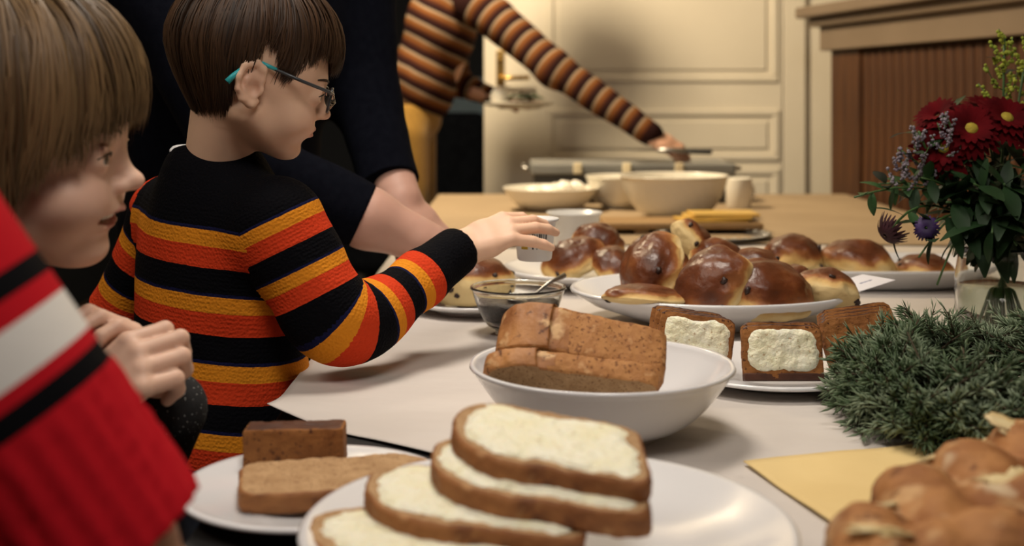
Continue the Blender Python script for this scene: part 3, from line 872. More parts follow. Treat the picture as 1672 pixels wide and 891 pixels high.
ax_ = Vector((0.10, 0.74, 0.66)).normalized()
loaf_piece('loaf_end', 0.154, 0.058, 0.020, P(931, 612, 1.062) + Vector((0, 0.020, -0.019)), (1, 0.0, -0.13), ax_, 'thin brown tin-loaf slice leaning in front inside the white bowl', 1.0)
loaf_piece('loaf_end', 0.152, 0.066, 0.050, P(943, 586, 1.083) + Vector((0, 0.023, -0.022)), (1, 0.0, -0.22), ax_, 'thick brown tin-loaf end leaning behind inside the white bowl', 2.0)

# gingerbread slices with butter
def ginger(c, xdir, up, label, butter, seed, L=0.080, H=0.056, t=0.012, thick=0.003):
    """upright slice: xdir along its width, up its height; face towards the viewer"""
    x = Vector(xdir).normalized(); u = Vector(up).normalized(); n = x.cross(u)
    pts = outline_rect(L, H, 10)
    root = empty('gingerbread_slice', label=label, cat='gingerbread', group='gingerbread slices on the cake plate')
    place(root, c, x, n)
    v, f, mi = slice_mesh(pts, t, None, bev=0.0015, seed=seed, amp=0.0008)
    ctr = np.array([v[q].mean(0)[1] for q in f])
    mi = [1 if (q == 1 and abs(cy) > H * 0.42) else 0 for q, cy in zip(mi, ctr)]
    rough_up(mk('slice_body', v, f, [M['ginger'], M['ginger_crust']], root, mi=mi), 0.0015, 0.006, 2)
    bt = bx('bottom_crust', (-L / 2, -H / 2 - 0.0005, 0.0003), (L / 2, -H / 2 + 0.007, t + 0.0006), M['ginger_crust'], root, 0.0012)
    if butter:
        v, f = butter_mesh(outline_rect(L * 0.98, H * 0.90, 4), 0.0045, t + 0.0002, seed, thick); mk('butter', v, f, M['butter'], root, loc=(0, 0.002, 0))
    return root
PL = TZ + 0.016
for k in range(3):
    ginger((0.196 - k * 0.003, 1.31 + k * 0.0165, PL + 0.034), (0.985, -0.16, -0.12), (0.12, 0.22, 0.97), ['front slice of the left gingerbread stack, thick with butter', 'middle slice of the left gingerbread stack', 'back slice of the left gingerbread stack'][k], k == 0, 11.0 + k)
for k in range(2):
    ginger((0.278 + k * 0.003, 1.268 + k * 0.0165, PL + 0.030), (1, 0.0, 0.0), (0, 0.30, 0.955), ['buttered gingerbread slice facing out from the middle of the cake plate', 'gingerbread slice leaning behind the buttered middle one'][k], True, 21.0 + k, L=0.082)
for k in range(4):
    ginger((0.372 + k * 0.004, 1.312 + k * 0.0165, PL + 0.030 + k * 0.0005), (0.95, 0.30, 0.06), (-0.10, 0.45, 0.88),
           ['front plain slice of the gingerbread stack beside the wreath', 'second slice of the gingerbread stack beside the wreath', 'third slice of the gingerbread stack beside the wreath', 'last slice of the gingerbread stack beside the wreath'][k], False, 31.0 + k, L=0.09, H=0.06)

# raisin bread on the plate behind the sleeve
rb = empty('raisin_loaf', (-0.055, 1.775, TZ + 0.012), (0, 0, 0.3), label='cut raisin loaf with brown top on the plate behind the striped sleeve', cat='loaf')
v, f = lump(1.0, 4, 0.10, 2.0); v = v * np.array((0.062, 0.045, 0.04)); v[:, 2] = np.maximum(v[:, 2], -0.026) + 0.028
me = mesh_data('loaf_body', v, f, [M['bun']]); vattr(me, 'bake', np.clip((v[:, 2] - 0.038) / 0.03, -0.3, 0.5)); obj('loaf_body', me, rb)
rme = mesh_data('raisin', *lump(0.0048, 2, 0.5, 1.8, 0.7), [M['raisin']])
for i in range(9):
    a = rng.uniform(math.pi, 2 * math.pi); z = rng.uniform(0.008, 0.05)
    q = math.sqrt(max(0, 1 - ((z - 0.028) / 0.04) ** 2))
    obj('raisin', rme, rb, loc=(0.060 * q * math.cos(a), 0.043 * q * math.sin(a), z), rot=(i, i * 2, 0))

# currant buns
def bun_mesh(seed, sx=1.0, sy=1.0, sz=0.72, cut=0.0):
    v, f = lump(1.0, 4, 0.0)
    out, bake = [], []
    for p in v:
        q = Vector(p)
        r = 1 + 0.13 * nz(q * 1.3 + Vector((seed, 0, 0))) + 0.06 * nz(q * 3.4 + Vector((0, seed, 0))) - 0.06 * max(0, 0.35 - 4 * abs(nz(q * 1.1 + Vector((seed, 7, seed)))))
        # irregular dimples and torn ridge
        r -= 0.05 * max(0, nz(q * 2.4 + Vector((seed * 2, 3, 1)))) ** 0.7 if nz(q * 2.4 + Vector((seed * 2, 3, 1))) > 0 else 0
        x, y, z = q.x * r * sx, q.y * r * sy, q.z * r
        z = z * sz if z > 0 else z * 0.42
        x *= 1 + 0.10 * max(0, -q.z); y *= 1 + 0.10 * max(0, -q.z)
        out.append((x, y, z)); 
        bake.append(0.02 + 0.55 * max(-0.35, min(0.85, q.z * 1.05 + 0.16 + 0.25 * nz(q * 1.8 + Vector((seed, seed, 2))))))
    me = mesh_data('bun_body', np.array(out) * 0.046, f, [M['bun']])
    vattr(me, 'bake', bake)
    return me
BUNS = [bun_mesh(s, 1 + 0.12 * math.sin(s), 0.92) for s in (1.3, 4.7, 8.2, 12.9, 17.4)]
def bun(k, c, up, size, spin, label, group, raisins=4):
    root = empty('currant_bun', label=label, cat='bun', group=group)
    place(root, c, Vector((math.cos(spin), math.sin(spin), 0.05)), up)
    # make z follow 'up' exactly, x from the spin
    u = Vector(up).normalized(); x = Vector((math.cos(spin), math.sin(spin), 0.0)); x = (x - u * x.dot(u)).normalized()
    R = Matrix((x, u.cross(x), u)).transposed().to_4x4(); R.translation = Vector(c); root.matrix_world = R @ Matrix.Scale(size, 4)
    bb = obj('bun_body', BUNS[k % len(BUNS)], root); rough_up(bb, 0.0055, 0.026, 1, False)
    me = BUNS[k % len(BUNS)]
    r_ = random.Random(k * 13 + 5)
    for i in range(raisins):
        vv = me.vertices[r_.randrange(len(me.vertices))].co
        for _ in range(30):
            vv = me.vertices[r_.randrange(len(me.vertices))].co
            if -0.012 < vv.z < 0.022: break
        obj('raisin', rme, bb, loc=vv * 0.985, rot=(i, i * 1.7, 0.4), scale=(0.95, 0.95, 0.95))
    return root
DG = 'currant buns heaped in the deep dish'; LG = 'currant buns on the round plate'; RG = 'currant buns on the long platter'
BL = [
 # px, py, Y, size, up, spin, label, group
 (937, 426, 1.99, 1.08, (-0.35, -0.3, 0.9), 0.3, 'bun with a dark split at the open left side of the round plate', LG),
 (975, 398, 2.06, 1.06, (0.1, -0.2, 0.97), 1.1, 'bun resting on top of the split one on the round plate', LG),
 (1003, 437, 1.96, 0.86, (0.2, -0.5, 0.85), 2.0, 'small brown bun between the split bun and the deep dish', LG),
 (1128, 402, 1.77, 0.92, (0.85, 0.2, 0.5), 0.4, 'bun standing on its side showing pale crumb, behind the heap', DG),
 (1062, 414, 2.0, 0.9, (-0.5, -0.4, 0.8), 1.7, 'bun with a pale tip just behind the upright left bun', LG),
 (1066, 440, 1.66, 1.12, (-0.62, -0.45, 0.64), 0.9, 'large dark bun standing upright at the left of the heap', DG),
 (1108, 428, 1.78, 0.95, (-0.3, -0.2, 0.9), 2.6, 'dark bun wedged behind the two upright buns', DG),
 (1160, 466, 1.58, 1.15, (-0.66, -0.5, 0.56), 0.2, 'upright bun with a raisin at its foot, front middle of the heap', DG),
 (1172, 426, 1.74, 0.98, (0.25, -0.15, 0.95), 1.4, 'bun with a pale right edge on top of the heap', DG),
 (1228, 444, 1.72, 1.0, (-0.1, -0.3, 0.95), 2.2, 'smooth brown bun behind the broad front one', DG),
 (1247, 478, 1.575, 1.22, (0.12, -0.45, 0.88), 0.1, 'broad bun with a dark hollow underneath at the front of the heap', DG),
 (1296, 466, 1.68, 0.85, (0.0, -0.2, 0.97), 3.0, 'small dark bun tucked between the broad bun and the pale one', DG),
 (1345, 480, 1.61, 1.0, (0.2, 0.35, 0.9), 1.9, 'pale-sided bun at the right end of the heap beside the note', DG),
 (1054, 487, 1.585, 1.28, (0.05, 0.15, 0.98), 0.6, 'flat pale bun half lying at the left edge of the deep dish', DG),
 (1293, 421, 2.02, 1.22, (0.0, -0.1, 0.99), 0.7, 'round glossy bun nearest the heap on the long platter', RG),
 (1400, 431, 2.00, 1.26, (0.05, -0.05, 0.99), 2.4, 'glossy bun in the middle of the long platter', RG),
 (1510, 441, 1.99, 1.15, (0.0, 0.0, 1), 4.0, 'flat bun next to the flower vase on the long platter', RG)]
for k, (px, py, Y, s, up, spin, lab, grp) in enumerate(BL):
    b = bun(k, P(px, py, Y), up, s, spin, lab, grp, 3)
    if k == 13: b.scale.z *= 0.45
    if k == 16: b.scale.z *= 0.7

# note sheet under the buns
nt_ = empty('note_sheet', (0.452, 1.63, TZ + 0.060), (0.0, -0.16, 0.5), label='white note with blue writing sticking out of the bun dish', cat='note')
v, f = box((-0.05, -0.03, 0), (0.05, 0.03, 0.0006)); mk('paper', v, f, M['paper'], nt_, smooth=False)
pts = [(0.012 + 0.0009 * i, -0.003 + 0.0022 * math.sin(i * 1.9) * (0.6 + 0.4 * math.sin(i * 0.7)), 0.0009) for i in range(26)]
v, f = tube(pts, 0.0003, 4); mk('handwriting', v, f, M['ink'], nt_)

# braided bread and its napkin
A0, A1 = Vector((0.180, 0.622, TZ + 0.046)), Vector((0.440, 0.915, TZ + 0.046))
fw = (A1 - A0).normalized(); sd = Vector((fw.y, -fw.x, 0))
S = SDF(0.006)
NT = 40
for i in range(3):
    pts, rs = [], []
    for q in range(NT + 1):
        t = q / NT; a = t * 2 * math.pi * 1.6 + 0.4 + i * 2 * math.pi / 3
        e = math.sin(math.pi * min(1, max(0, t * 0.94 + 0.03))) ** 0.45
        pts.append(A0 + fw * (A1 - A0).length * t + sd * (0.042 * e * math.sin(a)) + Vector((0, 0, 0.010 * math.sin(2 * a) * e)))
        rs.append(0.0275 * (0.55 + 0.45 * e) + 0.002 * math.sin(q * 1.7 + i))
    S.chain([tuple(p) for p in pts], rs, k=0.004)
v, f = S.mesh(0.0035)
v = relax(v, f, 1)
v = v + np.array([(0, 0, 0.0025 * nz(p * 55)) for p in v])
brd_ = empty('braided_loaf', label='golden braided loaf with baked cheese on the yellow napkin', cat='loaf')
rough_up(mk('loaf_body', v, f, M['braid'], brd_), 0.005, 0.018, 0)
top = v[(v[:, 2] > TZ + 0.055)]
for i in range(12):
    p = top[rng.integers(len(top))]
    vv, ff = lump(0.012, 3, 0.8, 2.0, 0.22, i * 2.0)
    mk('cheese_topping', vv * np.array((1.3, 0.8, 1)), ff, M['melted'], brd_, loc=tuple(p), rot=(rng.uniform(-0.5, 0.5), rng.uniform(-0.5, 0.5), rng.uniform(0, 3)))
cor = [(0.193, 1.022), (0.36, 1.075), (0.56, 0.80), (0.30, 0.58)]
V, Fc = [], []
n = 30
for j in range(n + 1):
    for i in range(n + 1):
        s, t = i / n, j / n
        a = np.array(cor[0]) * (1-s)*(1-t) + np.array(cor[1]) * s*(1-t) + np.array(cor[2]) * s*t + np.array(cor[3]) * (1-s)*t
        V.append((a[0], a[1], TZ + 0.0072 + 0.0016 * nz((a[0] * 22, a[1] * 14, 1))))
for j in range(n):
    for i in range(n):
        a = j * (n + 1) + i; Fc.append([a, a + 1, a + n + 2, a + n + 1][::-1])
nk = mk('napkin', V, Fc, M['napkin']); so = nk.modifiers.new('thickness', 'SOLIDIFY'); so.thickness = 0.001
tag(nk, 'pale yellow napkin spread under the braided loaf', 'napkin')
# ------------------------------------------------------------------ fir wreath
WC = Vector((0.510, 1.150, TZ)); WR = 0.150
wr = empty('fir_wreath', WC, label='thick green fir wreath lying beside the vase', cat='wreath')
ring = [(WR * math.cos(a), WR * math.sin(a), 0.032) for a in np.linspace(0, 2 * math.pi, 40)]
v, f = tube(ring, 0.016, 8, False); mk('wreath_core', v, f, M['twig'], wr)
def needle_sprigs(n_sprig, seed):
    r = random.Random(seed); V = []; Fc = []; SV = []; SF = []
    for s in range(n_sprig):
        a = r.uniform(0, 2 * math.pi); th = r.uniform(-0.5, math.pi + 0.5) if s % 2 else r.uniform(-0.6, 0.7)
        rad = r.uniform(0.006, 0.024)
        c = Vector((WR * math.cos(a), WR * math.sin(a), 0.032))
        out = Vector((math.cos(a), math.sin(a), 0)) * math.cos(th) + Vector((0, 0, 1)) * math.sin(th)
        tang = Vector((-math.sin(a), math.cos(a), 0))
        base = c + out * rad
        d = (out * r.uniform(0.35, 0.85) + tang * r.uniform(0.5, 1.3) * (1 if r.random() < 0.85 else -1) + Vector((0, 0, r.uniform(-0.1, 0.25)))).normalized()
        Ls = r.uniform(0.03, 0.055)
        tip = base + d * Ls
        if tip.z < 0.008: tip.z = 0.008
        d = (tip - base).normalized()
        t_ = tube([base, tip], [0.0016, 0.0008], 4); SF += [[i + len(SV) for i in q] for q in t_[1]]; SV += t_[0].tolist()
        p1 = d.orthogonal().normalized(); p2 = d.cross(p1)
        for k in range(30):
            q = (k + 1) / 30
            an = r.uniform(0, 2 * math.pi)
            nd = (d * r.uniform(0.8, 1.5) + (p1 * math.cos(an) + p2 * math.sin(an)) * r.uniform(0.6, 1.0)).normalized()
            L_ = r.uniform(0.017, 0.027) * (1 - 0.25 * q)
            b0 = base + d * Ls * q; e0 = b0 + nd * L_
            if e0.z < 0.003: e0.z = 0.003 + r.uniform(0, 0.004)
            wv = nd.orthogonal().normalized() * 0.0013; w2 = nd.cross(wv).normalized() * 0.0007
            mid = b0 + (e0 - b0) * 0.55
            n0 = len(V)
            V += [tuple(b0), tuple(mid + wv), tuple(mid + w2), tuple(mid - wv), tuple(mid - w2), tuple(e0)]
            for i, j in ((1, 2), (2, 3), (3, 4), (4, 1)):
                Fc.append([n0, n0 + j, n0 + i]); Fc.append([n0 + 5, n0 + i, n0 + j])
    return V, Fc, SV, SF
V, Fc, SV, SF = needle_sprigs(1150, 3)
nd = mk('fir_needles', V, Fc, M['needle'], wr); nd['kind'] = 'stuff'
sv = mk('fir_twigs', SV, SF, M['twig'], wr); sv['kind'] = 'stuff'

# ------------------------------------------------------------------ vase of flowers
VC = Vector((0.640, 1.60, TZ + EPS))
vs_ = empty('glass_vase', VC, label='round clear glass vase holding the flowers behind the wreath', cat='vase')
v, f = lathe([(0, 0.004), (0.045, 0.0), (0.052, 0.004), (0.058, 0.03), (0.059, 0.07), (0.055, 0.098), (0.056, 0.112), (0.057, 0.115), (0.0545, 0.115), (0.0525, 0.098), (0.0565, 0.07), (0.0555, 0.03), (0.048, 0.008), (0, 0.008)], 64)
weld(mk('glass_wall', v, f, M['glass'], vs_))
v, f = lathe([(0, 0.0085), (0.047, 0.0085), (0.0548, 0.03), (0.0556, 0.062), (0, 0.062)], 48); weld(mk('water', v, f, M['water'], vs_))

def leaf_mesh(L, W, mat, cup=0.25, name='leaf', fold=0.15):
    V, Fc = [], []
    n = 7
    for i in range(n + 1):
        t = i / n; wd = W * 0.5 * math.sin(math.pi * min(1, t * 0.96 + 0.02)) ** 0.8
        z = -cup * L * t * t
        V += [(t * L, -wd, z + fold * wd), (t * L, 0, z), (t * L, wd, z + fold * wd)]
    for i in range(n):
        a = i * 3
        Fc += [[a, a + 3, a + 4, a + 1], [a + 1, a + 4, a + 5, a + 2]]
    return mesh_data(name, V, Fc, [mat])
LEAF = [leaf_mesh(0.045, 0.018, M['leaf']), leaf_mesh(0.035, 0.016, M['leaf_light'], 0.35), leaf_mesh(0.055, 0.02, M['leaf'], 0.5)]
def curve_pts(a, b, bend, n=8):
    a, b = Vector(a), Vector(b)
    return [a.lerp(b, t) + Vector(bend) * math.sin(math.pi * t) for t in np.linspace(0, 1, n)]
def stem_of(root, tip, spread, bend=(0, 0, 0), r=0.0016, mat='stem'):
    """stem from inside the vase up to the tip (root-local = world)"""
    foot = VC + Vector((spread[0] * 0.028, spread[1] * 0.028, 0.012))
    neck = VC + Vector((-spread[0] * 0.018, -spread[1] * 0.018, 0.112))
    pts = [foot.lerp(neck, t) for t in np.linspace(0, 1, 4)] + curve_pts(neck, tip, bend, 9)[1:]
    v, f = tube(pts, r, 6); root['_stem'] = mk('stem', v, f, M[mat], root).name
    return pts
def add_leaves(root, pts, n, seed, size=1.0, start=0.35, kinds=(0, 1, 2)):
    r = random.Random(seed)
    for i in range(n):
        t = start + (1 - start) * (i + r.random()) / n * 0.97
        x = t * (len(pts) - 1); k = min(int(x), len(pts) - 2)
        p = pts[k].lerp(pts[k + 1], x - k); tg = (pts[k + 1] - pts[k]).normalized()
        if p.z < VC.z + 0.125: continue
        an = i * 2.4 + r.random()
        o1 = tg.orthogonal().normalized(); o2 = tg.cross(o1)
        d = (o1 * math.cos(an) + o2 * math.sin(an) + tg * 0.5 + Vector((0, 0, r.uniform(-0.4, 0.3)))).normalized()
        R = frame(d, Vector((0, 0, 1)) + tg * 0.2).to_4x4(); R.translation = p
        o = obj('leaf', LEAF[kinds[r.randrange(len(kinds))]], bpy.data.objects[root['_stem']])
        s = size * r.uniform(0.75, 1.2)
        o.matrix_world = R @ Matrix.Scale(s, 4)
def petal_ring(n, L, W, rise, r0, mat, seed, drop=0.0):
    V, Fc = [], []
    r = random.Random(seed)
    for i in range(n):
        a = 2 * math.pi * (i + r.uniform(-0.25, 0.25)) / n; ll = L * r.uniform(0.88, 1.1)
        b = len(V); m = 5
        for j in range(m + 1):
            t = j / m; rr = r0 + ll * t; wd = W * 0.5 * (0.5 + 0.6 * math.sin(math.pi * min(1, t * 0.85 + 0.08)))
            if j == m: wd *= 0.45
            z = rise * ll * t - drop * ll * t * t
            for s in (-1, 1):
                V.append((rr * math.cos(a) - s * wd * math.sin(a), rr * math.sin(a) + s * wd * math.cos(a), z + 0.15 * wd))
        for j in range(m):
            c = b + 2 * j; Fc.append([c, c + 1, c + 3, c + 2][::-1])
    return V, Fc
def daisy(name, tip, face, D, mat, label, cat, spread, bend=(0, 0, 0), rings=3, eye=True, leaves=7, seed=0, group=None, drop=0.25):
    root = empty(name, label=label, cat=cat, group=group)
    pts = stem_of(root, tip, spread, bend)
    add_leaves(root, pts, leaves + 4, seed, 1.1)
    hd = Matrix.Identity(4); hd = frame(Vector(face).orthogonal(), face).to_4x4(); hd.translation = Vector(tip)
    for k in range(rings):
        v, f = petal_ring(26 - 4 * k, D / 2 * (0.84 - 0.17 * k), D * 0.095, 0.12 + 0.28 * k, D * 0.06, M[mat], seed + k, drop)
        o = mk('petal_ring', v, f, M[mat], root); o.matrix_world = hd @ Matrix.Translation((0, 0, 0.002 * k))
    if eye:
        v, f = lump(D * 0.10, 3, 0.12, 6, 0.6); o = mk('flower_eye', v, f, M['yellow_eye'], root); o.matrix_world = hd @ Matrix.Translation((0, 0, 0.004))
    v, f = lump(D * 0.09, 2, 0.0, 1, 0.8); o = mk('calyx', v, f, M['stem'], root); o.matrix_world = hd @ Matrix.Translation((0, 0, -0.004))
    return root
RC = 'red chrysanthemums in the vase'
FL = [
 ((1541, 243), 1.56, (-0.35, -0.75, 0.35), 0.088, 'red chrysanthemum with a yellow eye, lowest on the lilac side of the bouquet', (-0.9, -0.4)),
 ((1585, 213), 1.55, (-0.1, -0.75, 0.5), 0.088, 'red chrysanthemum with a yellow eye in the middle of the bouquet', (-0.4, -0.8)),
 ((1642, 196), 1.56, (0.1, -0.65, 0.65), 0.090, 'red chrysanthemum with a yellow eye just below the goldenrod', (0.3, -0.8)),
 ((1532, 190), 1.60, (-0.5, -0.35, 0.75), 0.075, 'dark red chrysanthemum turned upwards at the back of the bouquet', (-0.7, 0.5)),
 ((1607, 178), 1.63, (0.0, -0.3, 0.9), 0.075, 'small red chrysanthemum hidden behind the middle one', (-0.1, 0.6)),
 ((1690, 235), 1.55, (0.5, -0.7, 0.4), 0.072, 'red chrysanthemum leaning out past the goldenrod', (0.8, -0.5))]
for i, (px, Y, face, D, lab, sp) in enumerate(FL):
    daisy('red_chrysanthemum', P(px[0], px[1], Y), face, D, 'red_petal', lab, 'flower', sp, seed=i * 7, group=RC, eye=i not in (3, 4))
daisy('dark_daisy', P(1447, 383, 1.50), (-0.75, -0.25, -0.55), 0.046, 'dark_petal', 'wilted dark wine daisy drooping out of the bouquet', 'flower', (-0.8, -0.4), bend=(-0.02, 0, 0.045), rings=2, eye=False, leaves=4, seed=50, drop=0.9)
daisy('purple_flower', P(1512, 372, 1.50), (-0.3, -0.8, 0.2), 0.034, 'purple_petal', 'small purple flower low at the edge of the bouquet', 'flower', (-0.6, -0.7), bend=(0, 0, 0.03), rings=2, eye=False, leaves=3, seed=51, drop=0.6)
def plume(name, tip, spread, label, mat, seed, L=0.10, n=13, bud=0.0026, wide=0.05, bend=(0, 0, 0)):
    root = empty(name, label=label, cat='flower')
    tip = Vector(tip)
    pts = stem_of(root, tip, spread, bend); add_leaves(root, pts, 4, seed, 0.8)
    r = random.Random(seed); V = []; Fc = []; SV = []; SF = []
    for i in range(n):
        t = i / n; base = tip - Vector((0, 0, L * (1 - t)))
        an = i * 2.4; d = Vector((math.cos(an), math.sin(an), 0.9 + t)).normalized(); l_ = wide * (1 - 0.6 * t)
        q = curve_pts(base, base + d * l_, (0, 0, -0.006), 6)
        a, b = tube(q, 0.0007, 4); SF += [[k + len(SV) for k in z] for z in b]; SV += a.tolist()
        for k in range(16):
            x = r.uniform(0.25, 1.0) * 5; j = min(int(x), 4); p = q[j].lerp(q[j + 1], x - j)
            a, b = lump(bud * r.uniform(0.7, 1.2), 1, 0.2, 2); a = a + np.array(p) + np.array([r.uniform(-1, 1) * 0.0025 for _ in range(3)])
            Fc += [[z + len(V) for z in w_] for w_ in b]; V += a.tolist()
    o = mk('buds', V, Fc, M[mat], root); o['kind'] = 'stuff'
    mk('side_stems', SV, SF, M['stem'], root)
    return root
plume('goldenrod', P(1640, 62, 1.60), (0.2, 0.3), 'tall yellow goldenrod plume rising above the red flowers', 'goldenrod', 61)
plume('goldenrod', P(1678, 75, 1.64), (0.6, 0.3), 'goldenrod plume leaning out beside the tall one', 'goldenrod', 62)
plume('statice', P(1500, 214, 1.55), (-0.8, -0.1), 'pale lilac statice sprig at the side of the bouquet', 'statice', 63, 0.07, 10, 0.0022, 0.035, (-0.02, 0, 0))
plume('statice', P(1472, 246, 1.55), (-0.9, -0.3), 'lowest lilac statice sprig reaching away from the bouquet', 'statice', 64, 0.05, 8, 0.0022, 0.03, (-0.02, 0, 0.02))
plume('statice', P(1545, 190, 1.54), (-0.5, -0.5), 'lilac statice sprig between the red chrysanthemums', 'statice', 65, 0.05, 8, 0.0020, 0.03)
GR = 'leafy green sprays in the bouquet'
GS = [((1395, 322), 1.52, 'leafy spray pointing out over the bun platter, longest of the bouquet', (-0.9, -0.3), (0, 0, 0.04), 12, 0.75),
      ((1435, 300), 1.56, 'leafy spray with light green leaves just above the longest one', (-0.9, 0.1), (0, 0, 0.03), 12, 0.75),
      ((1505, 290), 1.53, 'leafy spray below the lilac statice', (-0.6, -0.5), (0, 0, 0.02), 12, 0.9),
      ((1545, 330), 1.52, 'leafy spray beneath the lowest red chrysanthemum', (-0.4, -0.8), (0, -0.01, 0.02), 14, 1.0),
      ((1590, 300), 1.51, 'leafy spray beneath the middle red chrysanthemum', (0.0, -0.9), (0, -0.02, 0.02), 14, 1.0),
      ((1640, 300), 1.51, 'leafy spray beneath the chrysanthemum under the goldenrod', (0.3, -0.9), (0, -0.02, 0.02), 14, 1.0),
      ((1500, 420), 1.50, 'leafy spray hanging low over the rim beside the purple flower', (-0.7, -0.6), (0, 0, 0.05), 11, 0.9),
      ((1530, 465), 1.50, 'leafy spray drooping lowest in front of the vase', (-0.5, -0.8), (0, 0, 0.06), 9, 0.8),
      ((1620, 380), 1.49, 'leafy spray bending forward over the vase rim', (0.1, -1.0), (0, 0, 0.03), 13, 1.0),
      ((1680, 340), 1.52, 'leafy spray on the far side of the vase rim', (0.7, -0.7), (0, 0, 0.02), 13, 1.0),
      ((1560, 270), 1.66, 'leafy spray behind the red chrysanthemums', (-0.3, 0.7), (0, 0, 0), 14, 1.0),
      ((1640, 250), 1.68, 'leafy spray behind the goldenrod stems', (0.4, 0.8), (0, 0, 0), 14, 1.0),
      ((1600, 350), 1.56, 'leafy spray filling the heart of the bouquet', (-0.1, -0.5), (0, 0, 0), 14, 1.1),
      ((1660, 400), 1.53, 'short leafy spray tucked at the vase neck', (0.5, -0.6), (0, 0, 0.02), 12, 1.0)]
for i, (px, Y, lab, sp, bend, n, s) in enumerate(GS):
    root = empty('leafy_spray', label=lab, cat='greenery', group=GR)
    pts = stem_of(root, P(px[0], px[1], Y), sp, bend, 0.0013)
    add_leaves(root, pts, int(n * 1.7), 100 + i, s * 1.05, 0.22, (1, 0, 1) if i in (0, 1, 2) else (0, 2, 0))
# ------------------------------------------------------------------ people
def skin_material(name, base, lip, rough=0.5):
    m = pmat(name, base, rough, c2=tuple(c * 0.93 for c in base), vs=18, bump=0.06, bs=350, bdist=0.001, sss=0.12, spec=0.4)
    N = m.node_tree.nodes; L = m.node_tree.links; b = N['Principled BSDF']
    r = N[m['ramp']]
    a = N.new('ShaderNodeAttribute'); a.attribute_name = 'lip'
    mx = N.new('ShaderNodeMix'); mx.data_type = 'RGBA'
    L.new(a.outputs['Fac'], mx.inputs['Factor']); L.new(r.outputs[0], mx.inputs['A']); mx.inputs['B'].default_value = (*lip, 1)
    L.new(mx.outputs['Result'], b.inputs['Base Color'])
    return m
SK_CHILD = skin_material('child_skin', (0.75, 0.49, 0.36), (0.50, 0.20, 0.16))
SK_BOY = skin_material('boy_skin', (0.76, 0.49, 0.34), (0.52, 0.21, 0.17))
SK_MAN = skin_material('man_skin', (0.52, 0.30, 0.23), (0.42, 0.18, 0.14))
SK_WOMAN = skin_material('woman_skin', (0.56, 0.32, 0.22), (0.45, 0.18, 0.14))

def eye_material():
    m = bpy.data.materials.new('eye'); m.use_nodes = True
    N = m.node_tree.nodes; L = m.node_tree.links; b = N['Principled BSDF']
    tc = N.new('ShaderNodeTexCoord'); sx = N.new('ShaderNodeSeparateXYZ'); L.new(tc.outputs['Object'], sx.inputs[0])
    r = N.new('ShaderNodeValToRGB'); cr = r.color_ramp; cr.interpolation = 'CONSTANT'
    stp = [(0.0, (0.62, 0.57, 0.53)), (0.80, (0.06, 0.05, 0.045)), (0.83, (0.10, 0.075, 0.05)), (0.955, (0.004, 0.004, 0.004))]
    while len(cr.elements) < 4: cr.elements.new(0.5)
    for e, (p, c) in zip(cr.elements, stp): e.position = p; e.color = (*c, 1)
    L.new(sx.outputs[0], r.inputs[0]); L.new(r.outputs[0], b.inputs['Base Color'])
    b.inputs['Roughness'].default_value = 0.08
    return m
M['eye'] = eye_material()
M['tooth'] = pmat('tooth', (0.80, 0.74, 0.63), 0.25, c2=(0.77, 0.71, 0.6), vs=20)
M['mouth'] = pmat('mouth_inside', (0.12, 0.02, 0.02), 0.5, c2=(0.08, 0.015, 0.015), vs=20)

def hair_material(name, dark, light, rough=0.5):
    m = bpy.data.materials.new(name); m.use_nodes = True
    N = m.node_tree.nodes; L = m.node_tree.links; b = N['Principled BSDF']
    a = N.new('ShaderNodeAttribute'); a.attribute_name = 'tone'
    r = N.new('ShaderNodeValToRGB'); r.color_ramp.elements[0].color = (*dark, 1); r.color_ramp.elements[1].color = (*light, 1)
    L.new(a.outputs['Fac'], r.inputs[0]); L.new(r.outputs[0], b.inputs['Base Color'])
    b.inputs['Roughness'].default_value = rough
    b.inputs['Specular IOR Level'].default_value = 0.3
    return m

